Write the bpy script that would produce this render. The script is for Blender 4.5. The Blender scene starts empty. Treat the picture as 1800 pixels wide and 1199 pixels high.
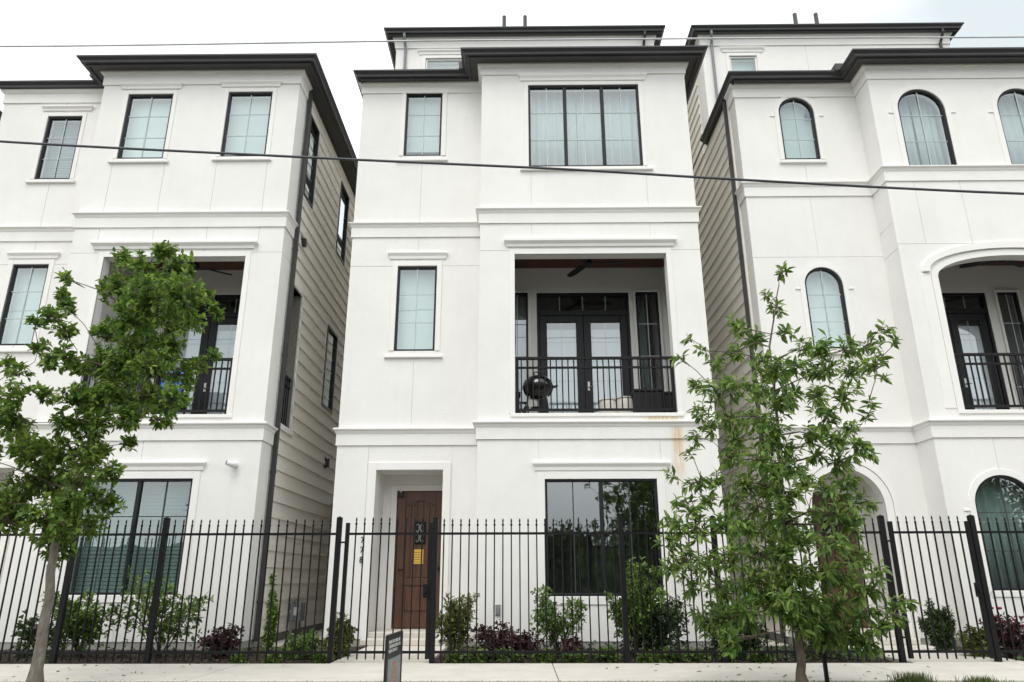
import bpy, math, random
import numpy as np
from mathutils import Matrix, Vector
random.seed(7); rng = np.random.default_rng(11)
sc = bpy.context.scene
COL = sc.collection
PI = math.pi

# ------------------------------------------------------------------ camera
F, TH, YAW, ROLL, CAMZ = 1271.67, 0.316629, -0.0089, -0.0022385, 1.05
_ct, _st, _cy, _sy, _cr, _sr = math.cos(TH), math.sin(TH), math.cos(YAW), math.sin(YAW), math.cos(ROLL), math.sin(ROLL)
FW = Vector((_sy*_ct, _cy*_ct, _st)); RT = Vector((_cy, -_sy, 0)); UP = RT.cross(FW)
R2 = _cr*RT + _sr*UP; U2 = -_sr*RT + _cr*UP
cam = bpy.data.cameras.new('camera'); cam.sensor_width = 36; cam.lens = F/1800*36
cam.clip_start = 0.05; cam.clip_end = 2000
camo = bpy.data.objects.new('camera', cam); COL.objects.link(camo)
camo.matrix_world = Matrix(((R2.x, U2.x, -FW.x, 0), (R2.y, U2.y, -FW.y, 0), (R2.z, U2.z, -FW.z, CAMZ), (0, 0, 0, 1)))
sc.camera = camo
def at(x, y, Y):
    """photo pixel -> point on the vertical plane at distance Y"""
    d = (x-900)*R2 - (y-599.5)*U2 + F*FW
    t = Y/d.y
    return Vector((d.x*t, Y, CAMZ+d.z*t))

# ------------------------------------------------------------------ world, sun, exposure
SUN_EL, SUN_AZ = math.radians(58), math.radians(200)      # azimuth clockwise from +Y: behind the camera, a little left
w = bpy.data.worlds.new('World'); sc.world = w; w.use_nodes = True
nt = w.node_tree; nt.nodes.clear()
sky = nt.nodes.new('ShaderNodeTexSky'); sky.sky_type = 'NISHITA'; sky.sun_disc = False
sky.sun_elevation = SUN_EL; sky.sun_rotation = SUN_AZ; sky.dust_density = 4.0; sky.air_density = 1.0
mixw = nt.nodes.new('ShaderNodeMixRGB'); mixw.inputs[0].default_value = 0.82
mixw.inputs[2].default_value = (15.6, 15.8, 16.0, 1)       # an even, bright overcast
tcw = nt.nodes.new('ShaderNodeTexCoord')
nzw = nt.nodes.new('ShaderNodeTexNoise'); nzw.inputs['Scale'].default_value = 2.6; nzw.inputs['Detail'].default_value = 3
rpw = nt.nodes.new('ShaderNodeValToRGB')
rpw.color_ramp.elements[0].position = 0.30; rpw.color_ramp.elements[0].color = (0.475, 0.512, 0.522, 1)
rpw.color_ramp.elements[1].position = 0.56; rpw.color_ramp.elements[1].color = (1.06, 1.06, 1.05, 1)
mulw = nt.nodes.new('ShaderNodeMixRGB'); mulw.blend_type = 'MULTIPLY'; mulw.inputs[0].default_value = 1
bg = nt.nodes.new('ShaderNodeBackground'); bg.inputs[1].default_value = 0.1
wo = nt.nodes.new('ShaderNodeOutputWorld')
nt.links.new(tcw.outputs['Generated'], nzw.inputs['Vector']); nt.links.new(nzw.outputs['Fac'], rpw.inputs[0])
nt.links.new(sky.outputs[0], mixw.inputs[1]); nt.links.new(mixw.outputs[0], mulw.inputs[1]); nt.links.new(rpw.outputs[0], mulw.inputs[2])
nt.links.new(mulw.outputs[0], bg.inputs[0]); nt.links.new(bg.outputs[0], wo.inputs[0])
sl = bpy.data.lights.new('sun', 'SUN'); sl.energy = 0.9; sl.angle = math.radians(25); sl.color = (1, 0.97, 0.92)
so = bpy.data.objects.new('sun', sl); COL.objects.link(so); so.location = (0, -20, 30)
sd = Vector((math.sin(SUN_AZ)*math.cos(SUN_EL), math.cos(SUN_AZ)*math.cos(SUN_EL), math.sin(SUN_EL)))
so.rotation_euler = sd.to_track_quat('Z', 'Y').to_euler()
vs = sc.view_settings; vs.view_transform = 'Standard'; vs.look = 'None'; vs.gamma = 1; vs.exposure = 0.37
vs.use_curve_mapping = False

# ------------------------------------------------------------------ materials
MATS = {}
def mat(name, col, rough=0.6, var=0.0, vscale=3.0, bump=0.0, bscale=60.0, spec=0.5, metal=0.0, island=None, trans=0.0, coat=0.0, stretch=None, detail=6):
    m = bpy.data.materials.new(name); m.use_nodes = True
    t = m.node_tree; n = t.nodes; L = t.links
    b = n['Principled BSDF']; b.inputs['Base Color'].default_value = (*col, 1); b.inputs['Roughness'].default_value = rough
    b.inputs['Specular IOR Level'].default_value = spec; b.inputs['Metallic'].default_value = metal
    if coat: b.inputs['Coat Weight'].default_value = coat; b.inputs['Coat Roughness'].default_value = 0.15
    tc = n.new('ShaderNodeNewGeometry'); vec = tc.outputs['Position']
    if stretch:
        mp = n.new('ShaderNodeMapping'); mp.inputs['Scale'].default_value = stretch; L.new(vec, mp.inputs[0]); vec = mp.outputs[0]
    cur = None
    if var:
        z = n.new('ShaderNodeTexNoise'); z.inputs['Scale'].default_value = vscale; z.inputs['Detail'].default_value = detail; z.inputs['Roughness'].default_value = 0.65
        L.new(vec, z.inputs['Vector'])
        r = n.new('ShaderNodeValToRGB'); r.color_ramp.elements[0].position = 0.32; r.color_ramp.elements[1].position = 0.68
        r.color_ramp.elements[0].color = tuple(max(0, c*(1-var)) for c in col)+(1,)
        r.color_ramp.elements[1].color = tuple(min(1, c*(1+var*0.7)) for c in col)+(1,)
        L.new(z.outputs['Fac'], r.inputs[0]); cur = r.outputs[0]
    if island:
        r = n.new('ShaderNodeValToRGB'); r.color_ramp.elements[0].color = (*col, 1); r.color_ramp.elements[1].color = (*island, 1)
        e = r.color_ramp.elements.new(0.55); e.color = tuple(0.62*a+0.38*c for a, c in zip(col, island))+(1,)
        L.new(tc.outputs['Random Per Island'], r.inputs[0]); cur = r.outputs[0]
    if cur is not None: L.new(cur, b.inputs['Base Color'])
    if bump:
        z2 = n.new('ShaderNodeTexNoise'); z2.inputs['Scale'].default_value = bscale; z2.inputs['Detail'].default_value = 4
        L.new(vec, z2.inputs['Vector'])
        bm = n.new('ShaderNodeBump'); bm.inputs['Strength'].default_value = bump; bm.inputs['Distance'].default_value = 0.02
        L.new(z2.outputs['Fac'], bm.inputs['Height']); L.new(bm.outputs[0], b.inputs['Normal'])
    if trans:
        tr = n.new('ShaderNodeBsdfTranslucent'); mx = n.new('ShaderNodeMixShader'); mx.inputs[0].default_value = trans
        if cur is not None: L.new(cur, tr.inputs[0])
        else: tr.inputs[0].default_value = (*col, 1)
        L.new(b.outputs[0], mx.inputs[1]); L.new(tr.outputs[0], mx.inputs[2]); L.new(mx.outputs[0], n['Material Output'].inputs[0])
    MATS[name] = m
    return m

def stucco_mat():
    m = mat('white_stucco', (0.82, 0.81, 0.782), 0.9, var=0.045, vscale=0.9, bump=0.35, bscale=90, spec=0.2)
    t = m.node_tree; n = t.nodes; L = t.links; b = n['Principled BSDF']
    src = b.inputs['Base Color'].links[0].from_socket
    geo = n.new('ShaderNodeNewGeometry'); sep = n.new('ShaderNodeSeparateXYZ'); L.new(geo.outputs['Position'], sep.inputs[0])
    def band(sock, lo, hi, soft):
        a = n.new('ShaderNodeMapRange'); a.interpolation_type = 'SMOOTHSTEP'; a.inputs[1].default_value = lo-soft; a.inputs[2].default_value = lo+soft
        c = n.new('ShaderNodeMapRange'); c.interpolation_type = 'SMOOTHSTEP'; c.inputs[1].default_value = hi-soft; c.inputs[2].default_value = hi+soft; c.inputs[3].default_value = 1; c.inputs[4].default_value = 0
        L.new(sock, a.inputs[0]); L.new(sock, c.inputs[0])
        k = n.new('ShaderNodeMath'); k.operation = 'MULTIPLY'; L.new(a.outputs[0], k.inputs[0]); L.new(c.outputs[0], k.inputs[1]); return k.outputs[0]
    def mul(p, q):
        k = n.new('ShaderNodeMath'); k.operation = 'MULTIPLY'; L.new(p, k.inputs[0]); L.new(q, k.inputs[1]); return k.outputs[0]
    # rust-coloured run-off below the balcony corner of the middle house
    mp = n.new('ShaderNodeMapping'); mp.inputs['Scale'].default_value = (14, 1, 1.6); L.new(geo.outputs['Position'], mp.inputs[0])
    z = n.new('ShaderNodeTexNoise'); z.inputs['Scale'].default_value = 1.6; z.inputs['Detail'].default_value = 5; L.new(mp.outputs[0], z.inputs['Vector'])
    zr = n.new('ShaderNodeMapRange'); zr.inputs[1].default_value = 0.3; zr.inputs[2].default_value = 0.58; L.new(z.outputs['Fac'], zr.inputs[0])
    m1 = mul(mul(band(sep.outputs[0], 2.68, 2.84, 0.08), band(sep.outputs[2], 2.7, 3.72, 0.25)), zr.outputs[0])
    m2 = mul(mul(band(sep.outputs[0], 2.25, 2.86, 0.12), band(sep.outputs[2], 3.66, 3.82, 0.03)), zr.outputs[0])
    ad = n.new('ShaderNodeMath'); ad.operation = 'MAXIMUM'; L.new(m1, ad.inputs[0]); L.new(m2, ad.inputs[1])
    sc_ = n.new('ShaderNodeMath'); sc_.operation = 'MULTIPLY'; sc_.inputs[1].default_value = 0.72; L.new(ad.outputs[0], sc_.inputs[0])
    mx = n.new('ShaderNodeMixRGB'); mx.inputs[2].default_value = (0.60, 0.40, 0.14, 1); L.new(sc_.outputs[0], mx.inputs[0]); L.new(src, mx.inputs[1])
    # faint rain streaks and weathering of the render coat
    mp2 = n.new('ShaderNodeMapping'); mp2.inputs['Scale'].default_value = (5, 5, 0.35); L.new(geo.outputs['Position'], mp2.inputs[0])
    z3 = n.new('ShaderNodeTexNoise'); z3.inputs['Scale'].default_value = 1.3; z3.inputs['Detail'].default_value = 7; L.new(mp2.outputs[0], z3.inputs['Vector'])
    r3 = n.new('ShaderNodeMapRange'); r3.inputs[1].default_value = 0.5; r3.inputs[2].default_value = 0.8; r3.inputs[3].default_value = 0; r3.inputs[4].default_value = 0.09; L.new(z3.outputs['Fac'], r3.inputs[0])
    mx2 = n.new('ShaderNodeMixRGB'); mx2.inputs[2].default_value = (0.56, 0.54, 0.49, 1); L.new(r3.outputs[0], mx2.inputs[0]); L.new(mx.outputs[0], mx2.inputs[1])
    L.new(mx2.outputs[0], b.inputs['Base Color'])
    return m
M_ST = stucco_mat()
M_TRIM = mat('smooth_stucco_trim', (0.82, 0.81, 0.778), 0.85, var=0.03, vscale=1.5, bump=0.12, bscale=80, spec=0.2)
M_JOINT = mat('stucco_backing', (0.74, 0.73, 0.70), 0.95, var=0.05, vscale=4)
M_SIDE = mat('taupe_siding', (0.84, 0.81, 0.75), 0.7, var=0.07, vscale=1.2, bump=0.25, bscale=30, stretch=(1, 0.15, 3), spec=0.3)
M_SBACK = mat('siding_backing', (0.16, 0.15, 0.13), 0.9, var=0.05)
M_DARK = mat('dark_bronze_metal', (0.040, 0.040, 0.042), 0.42, var=0.15, vscale=2, spec=0.45)
M_SOF = mat('dark_soffit_paint', (0.050, 0.047, 0.046), 0.6, var=0.12, vscale=2)
M_FRAME = mat('black_window_frame', (0.011, 0.012, 0.014), 0.45, var=0.1, vscale=5, spec=0.3)
M_IRON = mat('black_iron', (0.006, 0.0065, 0.007), 0.5, var=0.3, vscale=14, bump=0.1, bscale=120, spec=0.22)
M_RAIL = mat('balcony_rail_metal', (0.008, 0.008, 0.009), 0.5, var=0.15, vscale=8, spec=0.22)
M_MUNT = mat('grey_grille_bar', (0.48, 0.53, 0.53), 0.5, var=0.1)
M_MUNTD = mat('dark_grille_bar', (0.035, 0.04, 0.042), 0.5, var=0.1)
M_SKYREFL = mat('lilac_white_sky_reflection', (0.72, 0.66, 0.71), 0.85, var=0.04)  # colour of the bright sky reflected in the French doors
M_SLAT = mat('grey_teal_slat', (0.17, 0.225, 0.215), 0.6, var=0.06)
M_ROOF = mat('grey_roof_membrane', (0.12, 0.12, 0.125), 0.85, var=0.2, vscale=4, bump=0.2)
M_CONC = mat('pale_concrete', (0.62, 0.585, 0.53), 0.88, var=0.10, vscale=2.5, bump=0.25, bscale=120, detail=9)
def wear(m, dark, lo=0.60, hi=0.74, scale=6.0, amt=0.5):
    t = m.node_tree; n = t.nodes; L = t.links; b = n['Principled BSDF']; src = b.inputs['Base Color'].links[0].from_socket
    g = n.new('ShaderNodeNewGeometry'); z = n.new('ShaderNodeTexNoise'); z.inputs['Scale'].default_value = scale; z.inputs['Detail'].default_value = 8; z.inputs['Roughness'].default_value = 0.7
    L.new(g.outputs['Position'], z.inputs['Vector'])
    mr = n.new('ShaderNodeMapRange'); mr.inputs[1].default_value = lo; mr.inputs[2].default_value = hi; mr.inputs[3].default_value = 0; mr.inputs[4].default_value = amt; L.new(z.outputs['Fac'], mr.inputs[0])
    mx = n.new('ShaderNodeMixRGB'); mx.inputs[2].default_value = (*dark, 1); L.new(mr.outputs[0], mx.inputs[0]); L.new(src, mx.inputs[1])
    v = n.new('ShaderNodeTexVoronoi'); v.inputs['Scale'].default_value = 3.2; L.new(g.outputs['Position'], v.inputs['Vector'])
    m2 = n.new('ShaderNodeMapRange'); m2.inputs[1].default_value = 0.03; m2.inputs[2].default_value = 0.06; m2.inputs[3].default_value = 0.55; m2.inputs[4].default_value = 0; L.new(v.outputs['Distance'], m2.inputs[0])
    mx2 = n.new('ShaderNodeMixRGB'); mx2.inputs[2].default_value = (*dark, 1); L.new(m2.outputs[0], mx2.inputs[0]); L.new(mx.outputs[0], mx2.inputs[1]); L.new(mx2.outputs[0], b.inputs['Base Color'])
wear(M_CONC, (0.22, 0.20, 0.17))
M_FOUND = mat('foundation_concrete', (0.33, 0.32, 0.295), 0.9, var=0.15, vscale=3, bump=0.3, bscale=50)
M_ASPH = mat('asphalt', (0.055, 0.055, 0.056), 0.9, var=0.2, vscale=8, bump=0.4, bscale=150)
M_SOIL = mat('dark_soil', (0.030, 0.021, 0.015), 0.95, var=0.4, vscale=12, bump=0.8, bscale=40)
M_MULCH = mat('dark_mulch', (0.030, 0.019, 0.013), 0.9, island=(0.085, 0.06, 0.045))
M_GRASS = mat('grass_blade', (0.055, 0.10, 0.018), 0.6, island=(0.17, 0.20, 0.06), trans=0.25)
M_TURF = mat('turf_soil', (0.07, 0.075, 0.03), 0.95, var=0.5, vscale=9, bump=0.5)
M_WOOD = mat('brown_door_wood', (0.098, 0.040, 0.021), 0.5, var=0.4, vscale=3, bump=0.12, bscale=25, stretch=(9, 9, 0.7), coat=0.15)
M_CEIL = mat('brown_ceiling_planks', (0.11, 0.04, 0.022), 0.5, var=0.35, vscale=3, stretch=(0.7, 9, 9))
M_FBLD = mat('fan_black', (0.012, 0.011, 0.011), 0.45, var=0.1)
M_ROOM = mat('room_paint', (0.42, 0.42, 0.40), 0.9, var=0.05)
M_FLOOR = mat('room_floor', (0.16, 0.12, 0.09), 0.6, var=0.2)
M_BLIND = mat('white_roller_blind', (0.80, 0.82, 0.81), 0.8, var=0.03, trans=0.12)
M_CURT = mat('white_sheer_curtain', (0.80, 0.82, 0.81), 0.9, var=0.03, trans=0.35)
M_CURTG = mat('grey_green_curtain', (0.36, 0.42, 0.39), 0.9, var=0.08, trans=0.2)
M_BRASS = mat('dull_metal', (0.35, 0.35, 0.34), 0.35, var=0.1, metal=1)
M_STEEL = mat('brushed_aluminium', (0.55, 0.55, 0.55), 0.35, var=0.1, metal=1)
M_ENAM = mat('black_enamel', (0.008, 0.008, 0.009), 0.16, var=0.2, coat=0.5)
M_WICK = mat('black_wicker', (0.014, 0.014, 0.016), 0.6, var=0.4, vscale=40, bump=0.8, bscale=90)
M_CREAM = mat('cream_ceramic', (0.62, 0.60, 0.54), 0.6, var=0.08, vscale=6)
M_BLUE = mat('blue_plastic', (0.02, 0.15, 0.60), 0.4, var=0.08)
M_YEL = mat('yellow_paper', (0.80, 0.50, 0.09), 0.8, var=0.06, vscale=20)
M_WHITE = mat('white_plastic', (0.78, 0.78, 0.77), 0.4, var=0.03)
M_GLASSD = mat('black_lens', (0.01, 0.01, 0.01), 0.1, var=0.1)
M_WIRE = mat('weathered_cable', (0.055, 0.062, 0.066), 0.5, var=0.25, vscale=3, stretch=(1, 1, 1))
M_WIREG = mat('pale_aluminium_cable', (0.60, 0.61, 0.62), 0.5, var=0.15, vscale=3)
M_GREY = mat('grey_meter_paint', (0.20, 0.215, 0.225), 0.5, var=0.12, vscale=9)
M_SIGNB = mat('sign_black_print', (0.02, 0.02, 0.022), 0.45, var=0.1)
M_SIGNG = mat('sign_grey_print', (0.33, 0.35, 0.36), 0.5, var=0.35, vscale=22)
M_SIGNW = mat('sign_white_print', (0.72, 0.73, 0.72), 0.5, var=0.05)
M_SIGNO = mat('sign_orange_print', (0.62, 0.22, 0.10), 0.5, var=0.15, vscale=30)
M_BARK1 = mat('grey_oak_bark', (0.21, 0.185, 0.155), 0.95, var=0.45, vscale=7, bump=0.9, bscale=22, stretch=(3, 3, 0.8))
M_BARK2 = mat('brown_grey_bark', (0.13, 0.105, 0.08), 0.95, var=0.5, vscale=8, bump=0.9, bscale=22, stretch=(3, 3, 0.8))
M_LEAF1 = mat('oak_leaf', (0.058, 0.13, 0.02), 0.5, island=(0.285, 0.41, 0.07), trans=0.45)
M_LEAF2 = mat('laurel_leaf', (0.066, 0.145, 0.028), 0.42, island=(0.32, 0.45, 0.10), trans=0.45)
M_LEAFD = mat('dark_shrub_leaf', (0.018, 0.045, 0.012), 0.5, island=(0.085, 0.14, 0.035), trans=0.2)
M_LEAFM = mat('green_shrub_leaf', (0.05, 0.115, 0.02), 0.5, island=(0.23, 0.34, 0.065), trans=0.25)
M_LEAFY = mat('yellow_green_leaf', (0.06, 0.085, 0.014), 0.5, island=(0.25, 0.27, 0.06), trans=0.25)
M_LEAFB = mat('burgundy_leaf', (0.026, 0.010, 0.012), 0.5, island=(0.13, 0.045, 0.05), trans=0.2)
M_LEAFL = mat('lime_ground_leaf', (0.09, 0.17, 0.03), 0.5, island=(0.24, 0.34, 0.08), trans=0.25)
M_ROSE = mat('red_petal', (0.40, 0.02, 0.04), 0.5, island=(0.25, 0.02, 0.03))
M_LEAFO = mat('street_tree_leaf', (0.05, 0.085, 0.03), 0.6, island=(0.15, 0.20, 0.07), trans=0.2)
M_BOARD = mat('weathered_dark_boards', (0.11, 0.095, 0.08), 0.85, var=0.3, vscale=3, stretch=(6, 6, 0.6))

def glass_mat(name, refl, tint, gtint):
    m = bpy.data.materials.new(name); m.use_nodes = True; t = m.node_tree; n = t.nodes; L = t.links
    n.remove(n['Principled BSDF'])
    tr = n.new('ShaderNodeBsdfTransparent'); tr.inputs[0].default_value = (*tint, 1)
    gl = n.new('ShaderNodeBsdfGlossy'); gl.inputs['Color'].default_value = (*gtint, 1); gl.inputs['Roughness'].default_value = 0.008
    lw = n.new('ShaderNodeLayerWeight'); lw.inputs[0].default_value = 0.5
    fr = n.new('ShaderNodeMath'); fr.operation = 'POWER'; fr.inputs[1].default_value = 4.0; L.new(lw.outputs['Facing'], fr.inputs[0])
    ad = n.new('ShaderNodeMath'); ad.operation = 'ADD'; ad.use_clamp = True; ad.inputs[1].default_value = refl
    L.new(fr.outputs[0], ad.inputs[0])
    g = n.new('ShaderNodeNewGeometry'); z = n.new('ShaderNodeTexNoise'); z.inputs['Scale'].default_value = 1.1; z.inputs['Detail'].default_value = 1
    L.new(g.outputs['Position'], z.inputs['Vector'])
    b = n.new('ShaderNodeBump'); b.inputs['Strength'].default_value = 0.05; b.inputs['Distance'].default_value = 0.06
    L.new(z.outputs['Fac'], b.inputs['Height']); L.new(b.outputs[0], gl.inputs['Normal'])
    mx = n.new('ShaderNodeMixShader'); L.new(ad.outputs[0], mx.inputs[0]); L.new(tr.outputs[0], mx.inputs[1]); L.new(gl.outputs[0], mx.inputs[2])
    L.new(mx.outputs[0], n['Material Output'].inputs[0]); return m
M_GLASS = glass_mat('coated_window_glass', 0.19, (0.83, 0.93, 0.92), (0.92, 0.98, 1.0))

# ------------------------------------------------------------------ object helpers
WL = {}
def put(o, parent=None, loc=(0, 0, 0)):
    COL.objects.link(o); o.location = loc; WL[o.name] = Vector(loc)
    if parent is not None:
        o.parent = parent; o.matrix_parent_inverse = Matrix.Translation(-WL[parent.name])
    return o
def tag(o, label=None, cat=None, group=None, kind=None):
    if label: o['label'] = label
    if cat: o['category'] = cat
    if group: o['group'] = group
    if kind: o['kind'] = kind
    return o
def empty(name, loc, label, cat, group=None):
    o = bpy.data.objects.new(name, None); o.empty_display_size = 0.2
    put(o, None, loc); return tag(o, label, cat, group)
class MB:
    def __init__(s): s.v = []; s.f = []; s.m = []; s.mi = 0
    def add(s, vs_, fs):
        k = len(s.v); s.v += [tuple(p) for p in vs_]; s.f += [tuple(i+k for i in f) for f in fs]; s.m += [s.mi]*len(fs); return s
    def box(s, x0, x1, y0, y1, z0, z1):
        return s.add([(x0,y0,z0),(x1,y0,z0),(x1,y1,z0),(x0,y1,z0),(x0,y0,z1),(x1,y0,z1),(x1,y1,z1),(x0,y1,z1)],
                     [(0,3,2,1),(4,5,6,7),(0,1,5,4),(1,2,6,5),(2,3,7,6),(3,0,4,7)])
    def bev(s, x0, x1, y0, y1, z0, z1, b=0.006):
        """box with bevelled edges on the camera side (front rim)"""
        P_ = [(x0,y1,z0),(x1,y1,z0),(x1,y1,z1),(x0,y1,z1),(x0,y0+b,z0),(x1,y0+b,z0),(x1,y0+b,z1),(x0,y0+b,z1),
              (x0+b,y0,z0+b),(x1-b,y0,z0+b),(x1-b,y0,z1-b),(x0+b,y0,z1-b)]
        return s.add(P_, [(0,3,2,1),(0,1,5,4),(1,2,6,5),(2,3,7,6),(3,0,4,7),(4,5,9,8),(5,6,10,9),(6,7,11,10),(7,4,8,11),(8,9,10,11)])
    def quadprism(s, xa, xb, y0, y1, la, lb, ha, hb):
        return s.add([(xa,y0,la),(xb,y0,lb),(xb,y1,lb),(xa,y1,la),(xa,y0,ha),(xb,y0,hb),(xb,y1,hb),(xa,y1,ha)],
                     [(0,3,2,1),(4,5,6,7),(0,1,5,4),(1,2,6,5),(2,3,7,6),(3,0,4,7)])
    def tube(s, pts, rad, n=8, cap=True):
        pts = [Vector(p) for p in pts]
        if not hasattr(rad, '__len__'): rad = [rad]*len(pts)
        k = len(s.v); up = None
        for i, p in enumerate(pts):
            d = (pts[min(i+1, len(pts)-1)]-pts[max(i-1, 0)])
            d = d.normalized() if d.length > 1e-9 else Vector((0,0,1))
            a = d.cross(Vector((0,0,1)) if abs(d.z) < 0.9 else Vector((1,0,0))) if up is None else up - d*up.dot(d)
            if a.length < 1e-6: a = d.orthogonal()
            a.normalize(); up = a; b = d.cross(a)
            for j in range(n):
                t = 2*PI*j/n; s.v.append(tuple(p + rad[i]*(math.cos(t)*a + math.sin(t)*b)))
        nf = 0
        for i in range(len(pts)-1):
            for j in range(n):
                s.f.append((k+i*n+j, k+i*n+(j+1)%n, k+(i+1)*n+(j+1)%n, k+(i+1)*n+j)); nf += 1
        if cap:
            s.f.append(tuple(k+j for j in range(n))[::-1]); s.f.append(tuple(k+(len(pts)-1)*n+j for j in range(n))); nf += 2
        s.m += [s.mi]*nf; return s
    def lathe(s, c, prof, n=20):
        k = len(s.v)
        for r, z in prof:
            for j in range(n):
                t = 2*PI*j/n; s.v.append((c[0]+r*math.cos(t), c[1]+r*math.sin(t), c[2]+z))
        nf = 0
        for i in range(len(prof)-1):
            for j in range(n):
                s.f.append((k+i*n+j, k+i*n+(j+1)%n, k+(i+1)*n+(j+1)%n, k+(i+1)*n+j)); nf += 1
        s.f.append(tuple(k+j for j in range(n))[::-1]); s.f.append(tuple(k+(len(prof)-1)*n+j for j in range(n))); nf += 2
        s.m += [s.mi]*nf; return s
    def sweep(s, prof, path):
        """closed profile (outward offset, z) along an open XY path; outward = right-hand side of travel"""
        n = len(prof); k = len(s.v); path = [Vector(p) for p in path]; N = []
        for i in range(len(path)-1):
            d = (path[i+1]-path[i]).normalized(); N.append(Vector((d.y, -d.x)))
        for i, p in enumerate(path):
            if i == 0: m = N[0]
            elif i == len(path)-1: m = N[-1]
            else:
                m = N[i-1]+N[i]; m = m/(m.dot(N[i]))
            for o, z in prof: s.v.append((p.x+m.x*o, p.y+m.y*o, z))
        nf = 0
        for i in range(len(path)-1):
            for j in range(n):
                s.f.append((k+i*n+j, k+(i+1)*n+j, k+(i+1)*n+(j+1)%n, k+i*n+(j+1)%n)); nf += 1
        s.f.append(tuple(k+j for j in range(n))); s.f.append(tuple(k+(len(path)-1)*n+j for j in range(n))[::-1]); nf += 2
        s.m += [s.mi]*nf; return s
    def build(s, name, m, parent=None, smooth=False):
        v = np.array(s.v); lo, hi = v.min(0), v.max(0); c = ((lo[0]+hi[0])/2, (lo[1]+hi[1])/2, lo[2])
        me = bpy.data.meshes.new(name); me.from_pydata([tuple(p) for p in v-np.array(c)], [], s.f)
        for mm in (m if isinstance(m, (list, tuple)) else [m]): me.materials.append(mm)
        if isinstance(m, (list, tuple)): me.polygons.foreach_set('material_index', s.m)
        if smooth: me.polygons.foreach_set('use_smooth', [True]*len(me.polygons))
        me.update()
        return put(bpy.data.objects.new(name, me), parent, c)
def share(name, me, parent, loc, scale=None, rot=None):
    o = bpy.data.objects.new(name, me)
    put(o, parent, loc)
    if scale: o.scale = scale
    if rot: o.rotation_euler = rot
    return o
def text_mesh(txt, size, depth=0.004):
    cu = bpy.data.curves.new('t', 'FONT'); cu.body = txt; cu.size = size; cu.extrude = depth; cu.align_x = 'CENTER'
    o = bpy.data.objects.new('t', cu); COL.objects.link(o)
    dg = bpy.context.evaluated_depsgraph_get(); me = bpy.data.meshes.new_from_object(o.evaluated_get(dg))
    bpy.data.objects.remove(o); return me

# ------------------------------------------------------------------ walls with openings
def otop(o, x):
    if not o.get('arch'): return o['z1']
    c = (o['x0']+o['x1'])/2; hw = (o['x1']-o['x0'])/2
    return o['z1']-o['arch'] + o['arch']*math.sqrt(max(0, 1-((x-c)/hw)**2))
def wall_cells(x0, x1, z0, z1, ops):
    xs = {x0, x1}
    for o in ops:
        for x in (o['x0'], o['x1']):
            if x0 < x < x1: xs.add(x)
        if o.get('arch'):
            c = (o['x0']+o['x1'])/2; hw = (o['x1']-o['x0'])/2
            for i in range(1, 24):
                x = c-hw*math.cos(PI*i/24)
                if x0 < x < x1: xs.add(x)
    xs = sorted(xs); out = []
    for xa, xb in zip(xs, xs[1:]):
        if xb-xa < 1e-5: continue
        xm = (xa+xb)/2
        iv = sorted([o for o in ops if o['x0'] < xm < o['x1'] and o['z0'] < z1 and otop(o, xm) > z0], key=lambda o: o['z0'])
        la = lb = z0
        for o in iv:
            if o['z0'] > max(la, lb)+1e-5: out.append((xa, xb, la, lb, o['z0'], o['z0']))
            la, lb = min(otop(o, xa), z1), min(otop(o, xb), z1); la = max(la, z0); lb = max(lb, z0)
        if z1 > min(la, lb)+1e-5: out.append((xa, xb, la, lb, z1, z1))
    return out
def wall_mesh(x0, x1, z0, z1, y0, y1, ops):
    mb = MB()
    for c in wall_cells(x0, x1, z0, z1, ops): mb.quadprism(c[0], c[1], y0, y1, *c[2:])
    return mb
GAP = 0.0045
def facade(house, name, x0, x1, z0, z1, yf, ops, bands):
    """backing wall + separate stucco panels with recessed joints; bands = [(zlo, zhi, [x cuts])]"""
    wl = wall_mesh(x0+0.01, x1-0.01, z0, z1, yf+0.010, yf+0.22, ops).build(name, M_JOINT, house)
    for zl, zh, cuts in bands:
        cs = [x0]+[c for c in cuts if x0 < c < x1]+[x1]
        for a, b in zip(cs, cs[1:]):
            aa = a+(GAP if a != x0 else 0); bb = b-(GAP if b != x1 else 0)
            mb = wall_mesh(aa, bb, zl+GAP, zh-GAP, yf, yf+0.014, ops)
            if mb.v: mb.build('stucco_panel', M_ST, wl)
    return wl
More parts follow.
